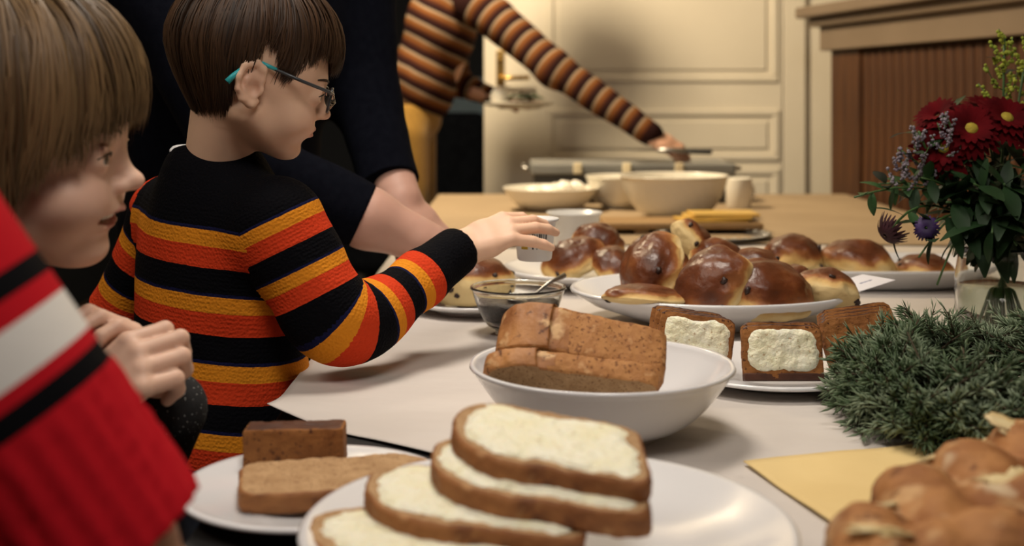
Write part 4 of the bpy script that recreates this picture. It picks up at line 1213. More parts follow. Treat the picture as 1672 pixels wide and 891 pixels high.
CHILD = [0.80, 0.94]                 # lower face height and face depth (children have short faces)
def warp(v):
    v = np.array(v, float).copy().reshape(-1, 3)
    v[:, 2] = np.where(v[:, 2] < 0, v[:, 2] * CHILD[0], v[:, 2])
    v[:, 0] = np.where(v[:, 0] > 0, v[:, 0] * CHILD[1], v[:, 0])
    return v
def wpt(p): return Vector(tuple(warp([p])[0]))
LIPS = [[(0.0868, 0, -0.0485), (0.0825, 0.013, -0.0515), (0.0745, 0.024, -0.0535)], [(0.0850, 0, -0.0590), (0.0805, 0.012, -0.0575), (0.0745, 0.022, -0.0545)]]
def head_mesh(s=1.0, neck_r=0.040, neck_to=(-0.045, 0, -0.19), smile=False, h=0.0026, neck_r2=None):
    S = SDF(0.02)
    S.ell((-0.012, 0, 0.038), (0.092, 0.073, 0.084))
    S.ell((0.030, 0, -0.025), (0.052, 0.055, 0.070), k=0.03)
    S.ell((0.040, 0, 0.030), (0.046, 0.058, 0.045), k=0.02)
    S.cap((-0.03, 0, -0.045), neck_to, neck_r, neck_r2 or neck_r * 1.06, k=0.03)
    for q in (-1, 1):
        S.cap((-0.004, q * 0.047, -0.044), (0.048, q * 0.015, -0.084), 0.019, 0.017, k=0.02)
        S.ell((0.054, q * 0.031, -0.038), (0.027, 0.025, 0.027), k=0.022)
    S.ell((0.061, 0, -0.087), (0.017, 0.021, 0.016), k=0.015)
    S.cap((0.077, -0.024, 0.019), (0.077, 0.024, 0.019), 0.010, k=0.015)
    S.ell((0.072, 0, -0.05), (0.016, 0.026, 0.02), k=0.014)
    for q in (-1, 1):
        S.ell((0.097, q * 0.031, 0.004), (0.014, 0.017, 0.012), k=0.012, sub=True)
    S.cap((0.080, 0, 0.010), (0.0945, 0, -0.019), 0.007, 0.0085, k=0.012)
    S.ell((0.0970, 0, -0.0220), (0.0100, 0.0100, 0.0090), k=0.006)
    for q in (-1, 1):
        S.ell((0.0875, q * 0.0105, -0.0260), (0.009, 0.0065, 0.0065), k=0.006)
        y = q * 0.031
        S.ell((0.0725, y, 0.002), (0.0138, 0.0142, 0.0138), k=0.006)
        S.cap((0.0845, y - 0.012, 0.0115), (0.0845, y + 0.012, 0.0110), 0.0018, k=0.005)
        S.ell((0.0885, y, 0.0016 if not smile else 0.0012), (0.0085, 0.0120, 0.0046 if not smile else 0.0040), k=0.0012, sub=True)
        dz = 0.004 if smile else 0.0
        for ch, rr in ((LIPS[0], (0.0046, 0.0042, 0.0028)), (LIPS[1], (0.0054, 0.0048, 0.0028))):
            lo_ = -0.006 if (smile and ch is LIPS[1]) else 0.0
            S.chain([(x - ((0, 0.003, 0.011)[i] if smile else 0), q * yy * ((1.0, 1.4, 1.60)[i] if smile else 1), z + (dz if i == 2 else (0 if not lo_ else lo_ * (1 - i * 0.4)))) for i, (x, yy, z) in enumerate(ch)], rr, k=0.004)
        if smile:
            S.ell((0.055, q * 0.036, -0.036), (0.025, 0.021, 0.020), k=0.014)
        # ear
        ex, ey = -0.010, 0.070
        E = lambda a, b, o: (ex + a, q * (ey + o), b - 0.002)
        S.ell(E(-0.003, 0.001, 0.005), (0.0165, 0.0055, 0.025), k=0.004)
        S.chain([E(0.011, 0.010, 0.004), E(0.008, 0.022, 0.006), E(-0.002, 0.028, 0.008), E(-0.013, 0.023, 0.011), E(-0.018, 0.008, 0.013), E(-0.015, -0.008, 0.011), E(-0.007, -0.021, 0.007), E(0.003, -0.027, 0.004), E(0.009, -0.021, 0.002)],
                [0.0034, 0.0046, 0.0048, 0.0048, 0.0046, 0.0045, 0.0052, 0.006, 0.004], k=0.004)
        S.ell(E(-0.004, 0.004, 0.0135), (0.0105, 0.0055, 0.016), k=0.004, sub=True)
        S.chain([E(-0.001, 0.017, 0.005), E(-0.008, 0.006, 0.008), E(-0.007, -0.008, 0.007)], [0.0028, 0.003, 0.0028], k=0.003)
        S.ell(E(0.011, -0.004, 0.005), (0.004, 0.0035, 0.006), k=0.003)
        S.ell(E(0.003, -0.004, 0.0095), (0.0065, 0.0065, 0.010), k=0.005, sub=True)
    if smile:
        S.ell((0.0850, 0, -0.0568), (0.020, 0.026, 0.0056), k=0.003, sub=True)
        for q in (-1, 1): S.chain([(0.0825, q * 0.014, -0.0562), (0.0755, q * 0.029, -0.0525), (0.0635, q * 0.0405, -0.0455)], [0.0052, 0.0046, 0.0030], k=0.003, sub=True)
    else:
        S.chain([(0.0765, -0.026, -0.0545), (0.0862, -0.013, -0.0550), (0.0915, 0, -0.0540), (0.0862, 0.013, -0.0550), (0.0765, 0.026, -0.0545)], [0.0012] * 5, k=0.003, sub=True)
    S.cap((0.0885, -0.012, -0.0715), (0.0885, 0.012, -0.0715), 0.005, k=0.012, sub=True)
    v, f = S.mesh(h)
    v = relax(v, f, 1, 0.4)
    lip = np.zeros(len(v))
    for ch in LIPS:
        for q in (-1, 1):
            for i in range(2):
                a = np.array(ch[i]) * (1, q, 1); b = np.array(ch[i+1]) * (1, q, 1)
                if smile: a[2] -= 0.003 if ch is LIPS[1] else 0; 
                t = np.clip(((v - a) @ (b - a)) / ((b - a) @ (b - a)), 0, 1)
                d = np.linalg.norm(v - a - t[:, None] * (b - a), axis=1)
                lip = np.maximum(lip, np.clip((0.0075 - d) / 0.003, 0, 1))
    # cheeks, nose and ears slightly ruddier
    for c, r_ in (((0.075, 0.038, -0.03), 0.03), ((0.075, -0.038, -0.03), 0.03), ((0.105, 0, -0.026), 0.014), ((-0.012, 0.08, 0.0), 0.03), ((-0.012, -0.08, 0.0), 0.03)):
        d = np.linalg.norm(v - np.array(c), axis=1); lip = np.maximum(lip, 0.28 * np.clip(1 - d / r_, 0, 1))
    def front(y, z):                    # where the skin is, going in from the front
        q_ = np.stack([np.linspace(0.125, 0.03, 191), np.full(191, y), np.full(191, z)], 1)
        d_ = S.at(q_); i_ = np.argmax(d_ < 0); return q_[i_, 0]
    return warp(v) * s, f, lip, front

def hair_mesh(s, zt, n_strand, thick, seed, inward=0.35, width=0.0022, twist=0.15, fringe_fwd=0.006, lift=0.0, clump=14.0, top_x=-0.02, tuck=0.0):
    """zt: list of (azimuth in degrees from the face, local z where the hair ends)"""
    r = np.random.default_rng(seed)
    A = [a for a, _ in zt]; Z = [z for _, z in zt]
    C = np.array((-0.012, 0, 0.038)); R0 = np.array((0.094, 0.0755, 0.087))
    def pt(phi, q, off, zend):
        # q in 0..1 along the strand from crown to tip
        zc = C[2]
        L1 = 0.135; L2 = max(0.0, zc - zend); Lt = L1 + L2 if zend < zc else L1 * (math.acos(max(-1, min(1, (zend - zc) / (R0[2] + off)))) / (math.pi / 2))
        d = q * Lt
        R = R0 + off
        x0 = top_x * math.exp(-(d / 0.05) ** 2)
        if d <= L1:
            th = d / L1 * math.pi / 2; rr, z = math.sin(th), zc + R[2] * math.cos(th)
        else:
            e = d - L1; rr, z = 1 - inward * (e / 0.1) ** 1.6, zc - e
        return np.array((C[0] + x0 + R[0] * math.cos(phi) * rr, R[1] * math.sin(phi) * rr, z))
    V, Fc, tone = [], [], []
    n = 11
    for k in range(n_strand):
        phi = r.uniform(-math.pi, math.pi)
        cl = noise.noise(Vector((math.cos(phi) * clump * 0.3, math.sin(phi) * clump * 0.3, seed)))
        deg = abs(math.degrees(phi))
        zend = np.interp(deg, A, Z) + 0.010 * cl + r.normal(0, 0.005) + 0.006 * noise.noise(Vector((phi * 11, seed, 1)))
        q0 = r.uniform(0, 0.55) ** 1.0; off = thick * r.uniform(0.15, 1.0) * (0.8 + 0.35 * noise.noise(Vector((phi * 5.5, seed * 3.1, 0.2))) + 0.35 * noise.noise(Vector((phi * 14, seed, 5.0))))
        t0 = 0.5 + 0.45 * cl + r.normal(0, 0.16)
        tw = twist * (0.6 + 0.4 * cl) + r.normal(0, 0.03)
        w = width * r.uniform(0.6, 1.3)
        P_ = []
        for i in range(n):
            u = i / (n - 1); q = q0 + (1 - q0) * u
            o = off * (0.55 + 0.6 * math.sin(math.pi * min(1, q * 0.9 + 0.08))) + (fringe_fwd * q if deg < 60 else 0)
            if deg > 50: o *= 1 - tuck * q ** 4
            ph = phi + tw * q * (1 if deg < 150 else 0.3) + 0.10 * q * noise.noise(Vector((q * 2.5, k * 0.37, seed))) + 0.12 * q * noise.noise(Vector((phi * 7, q * 1.5, seed)))
            P_.append(pt(ph, q, o, zend))
        P_ = np.array(P_)
        b = len(V)
        for i in range(n):
            tg = P_[min(i+1, n-1)] - P_[max(i-1, 0)]; tg /= np.linalg.norm(tg) + 1e-9
            nrm = (P_[i] - C) / R0 ** 2; nrm /= np.linalg.norm(nrm)
            sd_ = np.cross(tg, nrm); sd_ /= np.linalg.norm(sd_) + 1e-9
            ww = w * (1.0 if i < n - 4 else (n - 1 - i + 0.25) / 4.2)
            V += [P_[i] - sd_ * ww, P_[i] + nrm * ww * 0.5, P_[i] + sd_ * ww]; tone += [t0] * 3
        for i in range(n - 1):
            a = b + 3 * i
            Fc += [[a, a + 1, a + 4, a + 3], [a + 1, a + 2, a + 5, a + 4]]
    # under-layer so that no scalp shows
    b = len(V); nu, nv = 72, 18
    for j in range(nv + 1):
        for i in range(nu):
            phi = 2 * math.pi * i / nu - math.pi; deg = abs(math.degrees(phi))
            V.append(pt(phi, j / nv, thick * 0.12, np.interp(deg, A, Z) + 0.016)); tone.append(0.15)
    for j in range(nv):
        for i in range(nu):
            i2 = (i + 1) % nu; Fc.append([b + j*nu + i, b + (j+1)*nu + i, b + (j+1)*nu + i2, b + j*nu + i2])
    return np.array(V) * s, Fc, np.clip(np.array(tone), 0, 1)

def head_matrix(c, yaw, pitch=0.0, roll=0.0):
    """face direction: yaw about z (0 = +x), pitch down positive, roll to the viewer positive"""
    R = Matrix.Rotation(yaw, 4, 'Z') @ Matrix.Rotation(pitch, 4, 'Y') @ Matrix.Rotation(roll, 4, 'X')
    R.translation = Vector(c)
    return R

def hand_prims(S, Mh, s, curl, mirror=False, spread=0.05, thumb=(0.3, 0.2), thumb_out=0.5, wrist_back=0.05, finger_spread=None):
    """right hand, x along the fingers, y to the thumb, z out of the back of the hand"""
    m = -1 if mirror else 1
    def W(p): return tuple(Mh @ Vector((p[0] * s, p[1] * s * m, p[2] * s)))
    ys = (0.027, 0.009, -0.009, -0.0255); xs_ = (0.088, 0.092, 0.087, 0.079); sc = (0.95, 1.05, 0.98, 0.78)
    S.cap(W((-wrist_back / s, 0.006, -0.002)), W((0.005, 0.006, -0.002)), 0.021 * s, 0.020 * s, k=0.012 * s)
    S.cap(W((-wrist_back / s, -0.008, -0.002)), W((0.005, -0.009, -0.002)), 0.020 * s, 0.0195 * s, k=0.012 * s)
    for y, x in zip(ys, xs_):
        S.cap(W((0.004, y * 0.62, -0.003)), W((x * 0.55, y * 0.85, -0.002)), 0.0165 * s, 0.0135 * s, k=0.014 * s)
        S.cap(W((x * 0.5, y * 0.85, -0.002)), W((x, y, 0.0)), 0.0135 * s, 0.0108 * s, k=0.012 * s)
    S.cap(W((0.012, 0.016, -0.010)), W((0.042, 0.033, -0.014)), 0.0165 * s, 0.0135 * s, k=0.014 * s)
    p = Vector((0.042, 0.033, -0.014))
    d = Vector((0.7, thumb_out, -thumb[0])).normalized()
    p2 = p + d * 0.034
    d2 = (d + Vector((0.25, -0.45 * thumb[1] * 2, -thumb[1]))).normalized()
    p3 = p2 + d2 * 0.027
    S.chain([W(p), W(p2), W(p3)], [0.0118 * s, 0.0102 * s, 0.0078 * s], k=0.006 * s)
    tips = []
    for i, (y, x, q) in enumerate(zip(ys, xs_, sc)):
        a = 0.0; p = Vector((x, y, 0.0)); pts = [p.copy()]
        fs = (finger_spread[i] if finger_spread else spread * (1.5 - i))
        for j, L_ in enumerate((0.043, 0.026, 0.020)):
            a += curl[i][j]
            p = p + Vector((math.cos(a), math.sin(fs) * max(0.2, math.cos(a)), -math.sin(a))) * L_ * q
            pts.append(p.copy())
        S.chain([W(t) for t in pts], [0.0104 * s, 0.0092 * s, 0.0085 * s, 0.0066 * s], k=0.0025 * s)
        tips.append(W(pts[-1]))
    return tips

def arc_path(a, b, c, R=0.05, n=14):
    """limb axis with the joint rounded to a circle"""
    a, b, c = Vector(a), Vector(b), Vector(c); u1 = (b - a).normalized(); u2 = (c - b).normalized()
    phi = u1.angle(u2); L_ = R * math.tan(phi / 2); p0 = b - u1 * L_; nn = (u2 - u1 * u1.dot(u2)).normalized(); cen = p0 + nn * R
    return [tuple(a)] + [tuple(cen - nn * R * math.cos(t) + u1 * R * math.sin(t)) for t in np.linspace(0, phi, n)] + [tuple(c)]
def along(V, pts, ext=False):
    """distance along a polyline and distance to it, for each vertex"""
    best = np.full(len(V), 1e9); t_out = np.zeros(len(V)); acc = 0.0
    for i_, (a, b) in enumerate(zip(pts, pts[1:])):
        a = np.array(a); b = np.array(b); L_ = np.linalg.norm(b - a)
        t = np.clip(((V - a) @ (b - a)) / L_ ** 2, -0.6 if (ext and i_ == 0) else 0, 1)
        d = np.linalg.norm(V - a - t[:, None] * (b - a), axis=1)
        m = d < best; best[m] = d[m]; t_out[m] = acc + t[m] * L_
        acc += L_
    return t_out, best, acc

def body_object(root, parts, mat, lip=None):
    v, f = join(parts)
    me = mesh_data('body', v, f, [mat])
    l = np.zeros(len(v))
    if lip is not None: l[:len(lip)] = lip
    vattr(me, 'lip', l)
    return obj('body', me, root)
def add_head(root, Mh, s, mat, hair_mat, hz, neck_r=0.040, smile=False, strands=2600, thick=0.012, seed=1, h=0.0026, neck_to=(-0.045, 0, -0.19), neck_w=None, **hk):
    if neck_w is not None:               # neck base given in world space
        q = (Mh.inverted() @ Vector(neck_w)) / s
        neck_to = (q.x, q.y, q.z / CHILD[0] if q.z < 0 else q.z)
    v, f, lip, front = head_mesh(s, neck_r, neck_to, smile, h)
    hv, hf, tone = hair_mesh(s, hz, strands, thick, seed, **hk)
    me = mesh_data('hair', xf(hv, Mh), hf, [hair_mat]); vattr(me, 'tone', tone); obj('hair', me, root)
    ev, ef = lump(1.0, 4, 0)
    em = mesh_data('eye', ev, ef, [M['eye']])
    for q in (-1, 1):
        o = obj('eye', em, root); o.matrix_world = Mh @ Matrix.Translation(wpt((0.0725 / CHILD[1] * CHILD[1], q * 0.031, 0.002)) * s) @ Matrix.Rotation(q * -0.06, 4, 'Z') @ Matrix.Scale(0.0116 * s, 4)
        lp = [wpt((front(q * 0.031 + yy, zz + 0.0012) + 0.0004, q * 0.031 + yy, zz)) * s for yy, zz in ((-0.0125, 0.0030), (-0.006, 0.0062), (0.0, 0.0069), (0.006, 0.0062), (0.0125, 0.0030))]
        bv, bf = tube(lp, [0.0006, 0.0011, 0.0012, 0.0011, 0.0006], 6)
        me = mesh_data('eyelashes', xf(bv, Mh), bf, [hair_mat]); vattr(me, 'tone', np.zeros(len(bv))); obj('eyelashes', me, root)
        # eyebrow
        pts = [wpt((front(q * (0.014 + 0.032 * t), 0.0205 + 0.004 * math.sin(t * 2.6)), q * (0.014 + 0.032 * t), 0.0205 + 0.004 * math.sin(t * 2.6))) * s for t in np.linspace(0, 1, 9)]
        bv, bf = tube(pts, [0.0006 + 0.0011 * math.sin(math.pi * (0.12 + 0.8 * t)) for t in np.linspace(0, 1, 9)], 6)
        me = mesh_data('eyebrow', xf(bv, Mh), bf, [hair_mat]); vattr(me, 'tone', np.full(len(bv), 0.2)); obj('eyebrow', me, root)
    if smile:
        tv = []
        for i in range(-4, 5):
            a, b = lump(0.0045 * s, 2, 0.0, 1); a = a * np.array((0.7, 0.85, 1.15)) + np.array((0.0795 - 0.0007 * i * i, i * 0.0068, -0.0528)) * s; tv.append((a, b))
        a, b = join(tv); mk('teeth', xf(warp(a / s) * s, Mh), b, M['tooth'], root)
    return xf(v, Mh), f, lip
def legs(root, hip, facing, mat, shoe_mat, h=1.0, r=0.07, name='trousers', waist=0.11, step=0.09, top=0.06, res=0.009):
    """trousers from the hips to the floor and a pair of shoes"""
    fx, fy = math.cos(facing), math.sin(facing); lx, ly = -fy, fx
    hip = Vector(hip); S = SDF(0.03)
    S.ell(hip + Vector((0, 0, 0.02)), (waist * 0.82, waist, 0.10 * h), frame((fx, fy, 0), (0, 0, 1)))
    for q in (-1, 1):
        a = hip + Vector((lx, ly, 0)) * q * step * 0.9 + Vector((0, 0, -0.04))
        kn = Vector((a.x + fx * 0.02, a.y + fy * 0.02, hip.z * 0.52)); an = Vector((a.x - fx * 0.01, a.y - fy * 0.01, 0.055))
        S.chain([tuple(a), tuple(kn), tuple(an)], [r, r * 0.74, r * 0.62], k=0.02)
        T_ = SDF(0.02); T_.cap((an.x - fx * 0.03, an.y - fy * 0.03, 0.035), (an.x + fx * 0.12 * h, an.y + fy * 0.12 * h, 0.03), 0.034, 0.03); T_.plane((0, 0, 0.002), (0, 0, -1))
        v, f = T_.mesh(0.007); mk('shoe', v, f, shoe_mat, root)
    S.plane(tuple(hip + Vector((0, 0, top))), (0, 0, 1))
    v, f = S.mesh(res); return mk(name, v, f, mat, root)

M['navy_knit'] = pmat('navy_black_knit', (0.0024, 0.0028, 0.0055), 0.95, c2=(0.0036, 0.0042, 0.0075), vs=90, bump=0.3, bs=420, spec=0.05)
M['black_trousers'] = pmat('black_trousers', (0.003, 0.003, 0.004), 0.9, c2=(0.005, 0.005, 0.006), vs=60, spec=0.05)
M['jeans'] = pmat('dark_jeans', (0.015, 0.02, 0.035), 0.85, c2=(0.022, 0.028, 0.045), vs=80)
M['mustard'] = pmat('mustard_corduroy', (0.27, 0.145, 0.017), 0.85, c2=(0.23, 0.12, 0.013), vs=30, stretch=(6, 6, 1), sheen=0.2)
M['shoe'] = pmat('black_shoe', (0.012, 0.011, 0.010), 0.5, c2=(0.018, 0.016, 0.015), vs=40)
M['tshirt'] = pmat('white_tshirt', (0.72, 0.72, 0.74), 0.85, c2=(0.68, 0.68, 0.70), vs=60)

def glitter_material():
    m = pmat('black_glitter_knit', (0.006, 0.006, 0.007), 0.85, c2=(0.010, 0.010, 0.011), vs=90, bump=0.3, bs=300)
    N = m.node_tree.nodes; L = m.node_tree.links; b = N['Principled BSDF']
    tc = N.new('ShaderNodeTexCoord'); vo = N.new('ShaderNodeTexVoronoi'); vo.inputs['Scale'].default_value = 260
    L.new(tc.outputs['Object'], vo.inputs['Vector'])
    lt = N.new('ShaderNodeMath'); lt.operation = 'LESS_THAN'; lt.inputs[1].default_value = 0.12; L.new(vo.outputs['Distance'], lt.inputs[0])
    mx = N.new('ShaderNodeMix'); mx.data_type = 'RGBA'; L.new(lt.outputs[0], mx.inputs['Factor'])
    L.new(N[m['ramp']].outputs[0], mx.inputs['A']); mx.inputs['B'].default_value = (0.7, 0.72, 0.7, 1); L.new(mx.outputs['Result'], b.inputs['Base Color'])
    L.new(lt.outputs[0], b.inputs['Metallic'])
    return m
M['glitter'] = glitter_material()

# ---- the boy with glasses -------------------------------------------------
BLK, NVY, YEL, RED = (0.0026, 0.0026, 0.004), (0.008, 0.009, 0.04), (0.66, 0.235, 0.016), (0.56, 0.045, 0.013)
PER = 0.072
M['boy_knit'] = ramp_mat('striped_boy_knit', 's', [(0.0, NVY), (0.05, YEL), (0.29, RED), (0.62, BLK)], wave=0.0012, period=PER, bump=0.55)
boy = empty('person', (-0.34, 1.42, 0), label='child in glasses and a black, orange and red striped sweater', cat='person')
BF = math.radians(42)
bf = Vector((math.cos(BF), math.sin(BF), 0)); bl = Vector((-math.sin(BF), math.cos(BF), 0))
def loc_(o):       # children of an Empty that stands at the feet are built in world space
    return o
BS = 0.90
BH = head_matrix(P(416, 137, 1.365), math.radians(18), math.radians(13), math.radians(3))
N0 = P(350, 278, 1.40)
BR_HAIR = hair_material('dark_brown_hair', (0.014, 0.0065, 0.003), (0.075, 0.036, 0.016))
boyroot = boy; boy.location = (0, 0, 0)
hv = add_head(boy, BH, BS, SK_BOY, BR_HAIR, [(0, 0.036), (20, 0.040), (34, 0.050), (50, 0.050), (60, 0.036), (68, 0.012), (75, 0.018), (80, 0.052), (97, 0.050), (104, -0.002), (112, -0.034), (140, -0.044), (180, -0.050)],
              neck_r=0.039, strands=6500, thick=0.019, seed=5, inward=0.55, width=0.0012, twist=0.22, neck_w=N0 + Vector((0.0, 0.0, -0.02)), h=0.0019, tuck=0.6)
Sr = Vector((-0.250, 1.325, 0.915)); El = Vector((-0.190, 1.325, 0.797)); Wr = P(742, 412, 1.475)
Sl = Vector((-0.425, 1.52, 0.905)); Ell = Vector((-0.500, 1.56, 0.77)); Wl = Vector((-0.36, 1.68, 0.80))
Rf = frame(bf, (0, 0, 1))
TC = [(-0.338, 1.425, 0.86), (-0.340, 1.425, 0.74), (-0.338, 1.42, 0.66)]
TR = SDF(0.03)
TR.ell(TC[0], (0.088, 0.125, 0.115), Rf); TR.ell(TC[1], (0.092, 0.122, 0.14), Rf, k=0.04); TR.ell(TC[2], (0.098, 0.125, 0.10), Rf, k=0.04)
TR.cap(tuple(Sr + Vector((-0.015, 0.01, -0.005))), tuple(N0 + Vector((0.0, 0.0, -0.02))), 0.046, 0.040, k=0.04); TR.cap(tuple(Sl), tuple(N0 + Vector((0, 0, -0.02))), 0.045, 0.040, k=0.04)
def rounded(a, b, c, q=0.35, n=9):
    a, b, c = Vector(a), Vector(b), Vector(c); p0 = b.lerp(a, q); p2 = b.lerp(c, q)
    return [tuple(a), tuple(a.lerp(p0, 0.5))] + [tuple(p0 * (1-t)**2 + b * 2*t*(1-t) + p2 * t*t) for t in np.linspace(0, 1, n)] + [tuple(p2.lerp(c, 0.5)), tuple(c)]
AR = SDF(0.02); arm_r = rounded(Sr, El + Vector((0.004, -0.004, -0.010)), Wr)
AR.chain(arm_r, list(np.interp(np.linspace(0, 1, len(arm_r)), [0, 0.5, 1], [0.047, 0.041, 0.030])), k=0.012)
AL = SDF(0.02); arm_l = [tuple(Sl), tuple(Ell), tuple(Wl)]; AL.chain(arm_l, [0.046, 0.040, 0.032], k=0.02)
SW = SDF(0.025); SW.p = TR.p + [(f, a, b, 0.025 if i == 0 else 0.014, sb) for i, (f, a, b, k, sb) in enumerate(AR.p)] + AL.p
SW.cap(tuple(N0 + Vector((0, 0, -0.004))), tuple(N0 + Vector((0, 0, -0.05))), 0.051, 0.06, k=0.03)
SW.plane(tuple(N0 + Vector((0, 0, 0.030))), (-0.10, 0.12, 1), 0.006)
wd_ = (Wr - El).normalized()
SW.plane((0, 0, 0.595), (0, 0, -1), 0.006)
v, f = SW.mesh(0.0042)
# cut the cuff flat
d = (v - np.array(Wr + wd_ * 0.010)) @ np.array(wd_); near = np.linalg.norm(v - np.array(Wr), axis=1) < 0.07
v[near & (d > 0)] -= d[near & (d > 0)][:, None] * np.array(wd_)
dT = TR.at(v); dR = AR.at(v); dL = AL.at(v)
tR, _, LR = along(v, arc_path(Sr, El + Vector((0.004, -0.004, -0.010)), Wr, 0.046), True); tL, _, LL = along(v, arm_l)
sT = np.clip(0.912 - v[:, 2] - 0.010 * np.sin((v[:, 0] + 0.34) * 9), -0.31 * PER, None)
sR = np.clip((tR + 0.008) * PER / ((LR - 0.098 + 0.008) / 4), -0.30 * PER, 4.95 * PER); sL = tL - (LL - 0.10) + 4 * PER
reg = np.where((dR < dT + 0.002) & (dR < dL), 1, np.where(dL < dT + 0.002, 2, 0))
# soft folds
nrm_amp = np.array([nz(p * 26) * 0.0022 + nz(p * 9) * 0.004 for p in v]); v = v + nrm_amp[:, None] * np.array((0.3, -0.8, 0.4))
me = mesh_data('striped_sweater', v, f, [M['boy_knit']]); cattr(me, 's', f, reg, [sT, sR, sL]); obj('striped_sweater', me, boy)
# collar of the white undershirt
cc = N0 + Vector((-0.006, 0.002, 0.016))
cv, cf = tube([cc + Vector((0.0405 * math.cos(a), 0.0405 * math.sin(a), -0.009 * math.cos(a + 0.5))) for a in np.linspace(0, 2 * math.pi, 25)], 0.004, 8, False)
mk('undershirt_collar', cv, cf, M['tshirt'], boy)
# hand over the cup
Hd = SDF(0.01)
hdir = Vector((0.90, 0.32, 0.34)); dors = Vector((-0.12, -0.62, 0.78))
HM = frame(hdir, dors).to_4x4(); HM.translation = Wr + wd_ * 0.012
hand_prims(Hd, HM, 0.76, [(0.50, 0.45, 0.30), (0.34, 0.45, 0.35), (0.25, 0.30, 0.25), (0.40, 0.20, 0.10)], thumb=(0.6, 0.5), finger_spread=(0.10, 0.03, -0.06, -0.30), wrist_back=0.06)
a = Hd.mesh(0.0017)
Tb = SDF(0.03); Tb.ell(TC[0], (0.07, 0.10, 0.10), Rf); Tb.ell(TC[1], (0.07, 0.10, 0.13), Rf); Tb.chain(arm_r, [0.022] * len(arm_r), k=0.001); Tb.chain([arm_l[0], arm_l[1], arm_l[2]], [0.03, 0.028, 0.020])
HL = frame(Vector((0.9, 0.3, -0.1)), Vector((0, 0, 1))).to_4x4(); HL.translation = Wl
hand_prims(Tb, HL, 0.76, [(0.3, 0.3, 0.2)] * 4, mirror=True)
body_object(boy, [(hv[0], hv[1]), a, Tb.mesh(0.005)], SK_BOY, hv[2])
legs(boy, (-0.345, 1.425, 0.60), BF, M['jeans'], M['shoe'], 0.75, 0.058, 'jeans', 0.105, 0.06)
# glasses
M['frame_metal'] = pmat('dark_grey_frame', (0.05, 0.055, 0.06), 0.35, c2=(0.07, 0.075, 0.08), vs=40, metal=0.4)
M['teal'] = pmat('teal_temple_tip', (0.03, 0.42, 0.46), 0.4, c2=(0.03, 0.36, 0.40), vs=40)
M['lens'] = pmat('spectacle_lens', (0.96, 0.98, 0.98), 0.02, trans=1.0, ior=1.15)
gl = empty('glasses', label='dark framed spectacles with teal temple tips worn by the child', cat='glasses')
G = BH @ Matrix.Translation((0, 0, 0))
def gx(pts): return [G @ (wpt(p) * BS) for p in pts]
for q in (-1, 1):
    def rq(a): return (abs(math.cos(a)) ** 3 + abs(math.sin(a)) ** 3) ** (-1 / 3.0)
    rim = [(0.1010 - 0.010 * (0.033 + 0.0235 * math.cos(a) * rq(a)) / 0.06, q * (0.033 + 0.0235 * math.cos(a) * rq(a)), 0.0165 * math.sin(a) * rq(a)) for a in np.linspace(0, 2 * math.pi, 41)]
    v, f = tube(gx(rim), 0.0016, 8, False); rm_ = mk('rim', v, f, M['frame_metal'], gl)
    cen = G @ (Vector((0.097, q * 0.033, 0.0)) * BS); R_ = gx(rim)[:-1]
    v = [tuple(cen)] + [tuple(p) for p in R_]; f = [[0, i + 1, (i + 1) % len(R_) + 1] for i in range(len(R_))]
    ln = mk('lens', v, f, M['lens'], rm_); so = ln.modifiers.new('thickness', 'SOLIDIFY'); so.thickness = 0.001
    v, f = tube(gx([(0.0925, q * 0.058, 0.010), (0.086, q * 0.069, 0.012), (0.05, q * 0.0735, 0.017), (0.012, q * 0.0755, 0.0235)]), 0.0019, 8); mk('temple', v, f, M['frame_metal'], gl)
    v, f = tube(gx([(0.014, q * 0.0755, 0.0235), (-0.006, q * 0.0755, 0.027)]), [0.0019, 0.0024], 8); mk('temple_sleeve', v, f, M['teal'], gl)
    v, f = tube(gx([(-0.006, q * 0.0755, 0.027), (-0.022, q * 0.080, 0.020), (-0.034, q * 0.084, 0.006), (-0.040, q * 0.085, -0.004)]), [0.0024, 0.0026, 0.003, 0.0034], 8); mk('temple_tip', v, f, M['teal'], gl)
v, f = tube(gx([(0.1005, -0.009, 0.006), (0.1035, 0, 0.0085), (0.1005, 0.009, 0.006)]), 0.0016, 8); mk('bridge', v, f, M['frame_metal'], gl)

# ---- the laughing child with fair hair --------------------------------------
kid = empty('person', label='laughing child with fair fringe, hands clasped, in a black glitter top', cat='person')
KS = 1.07
KH = head_matrix(P(15, 256, 1.0), math.radians(7), math.radians(1), math.radians(3))
FAIR = hair_material('fair_brown_hair', (0.042, 0.023, 0.009), (0.215, 0.130, 0.056), 0.5)
hv = add_head(kid, KH, KS, SK_CHILD, FAIR, [(0, 0.034), (20, 0.032), (38, 0.018), (52, -0.004), (64, -0.028), (78, -0.055), (95, -0.085), (180, -0.11)],
              neck_r=0.042, smile=True, strands=7500, thick=0.021, seed=11, inward=0.10, width=0.0013, twist=-0.10, fringe_fwd=0.010, clump=20.0, h=0.0019)
KF = math.radians(5); Rk = frame((math.cos(KF), math.sin(KF), 0), (0, 0, 1))
KN = P(22, 262, 1.0) + Vector((-0.04, 0.0, -0.16))
KT = SDF(0.03)
KT.ell((KN.x, KN.y, KN.z - 0.11), (0.085, 0.12, 0.12), Rk); KT.ell((KN.x, KN.y, KN.z - 0.24), (0.088, 0.115, 0.15), Rk, k=0.04)
ks = [KN + Vector((0, q * 0.115, -0.045)) for q in (-1, 1)]
KW = P(205, 640, 1.0)
W1 = Vector((-0.350, 0.975, 0.788)); W2 = Vector((-0.292, 1.045, 0.785))
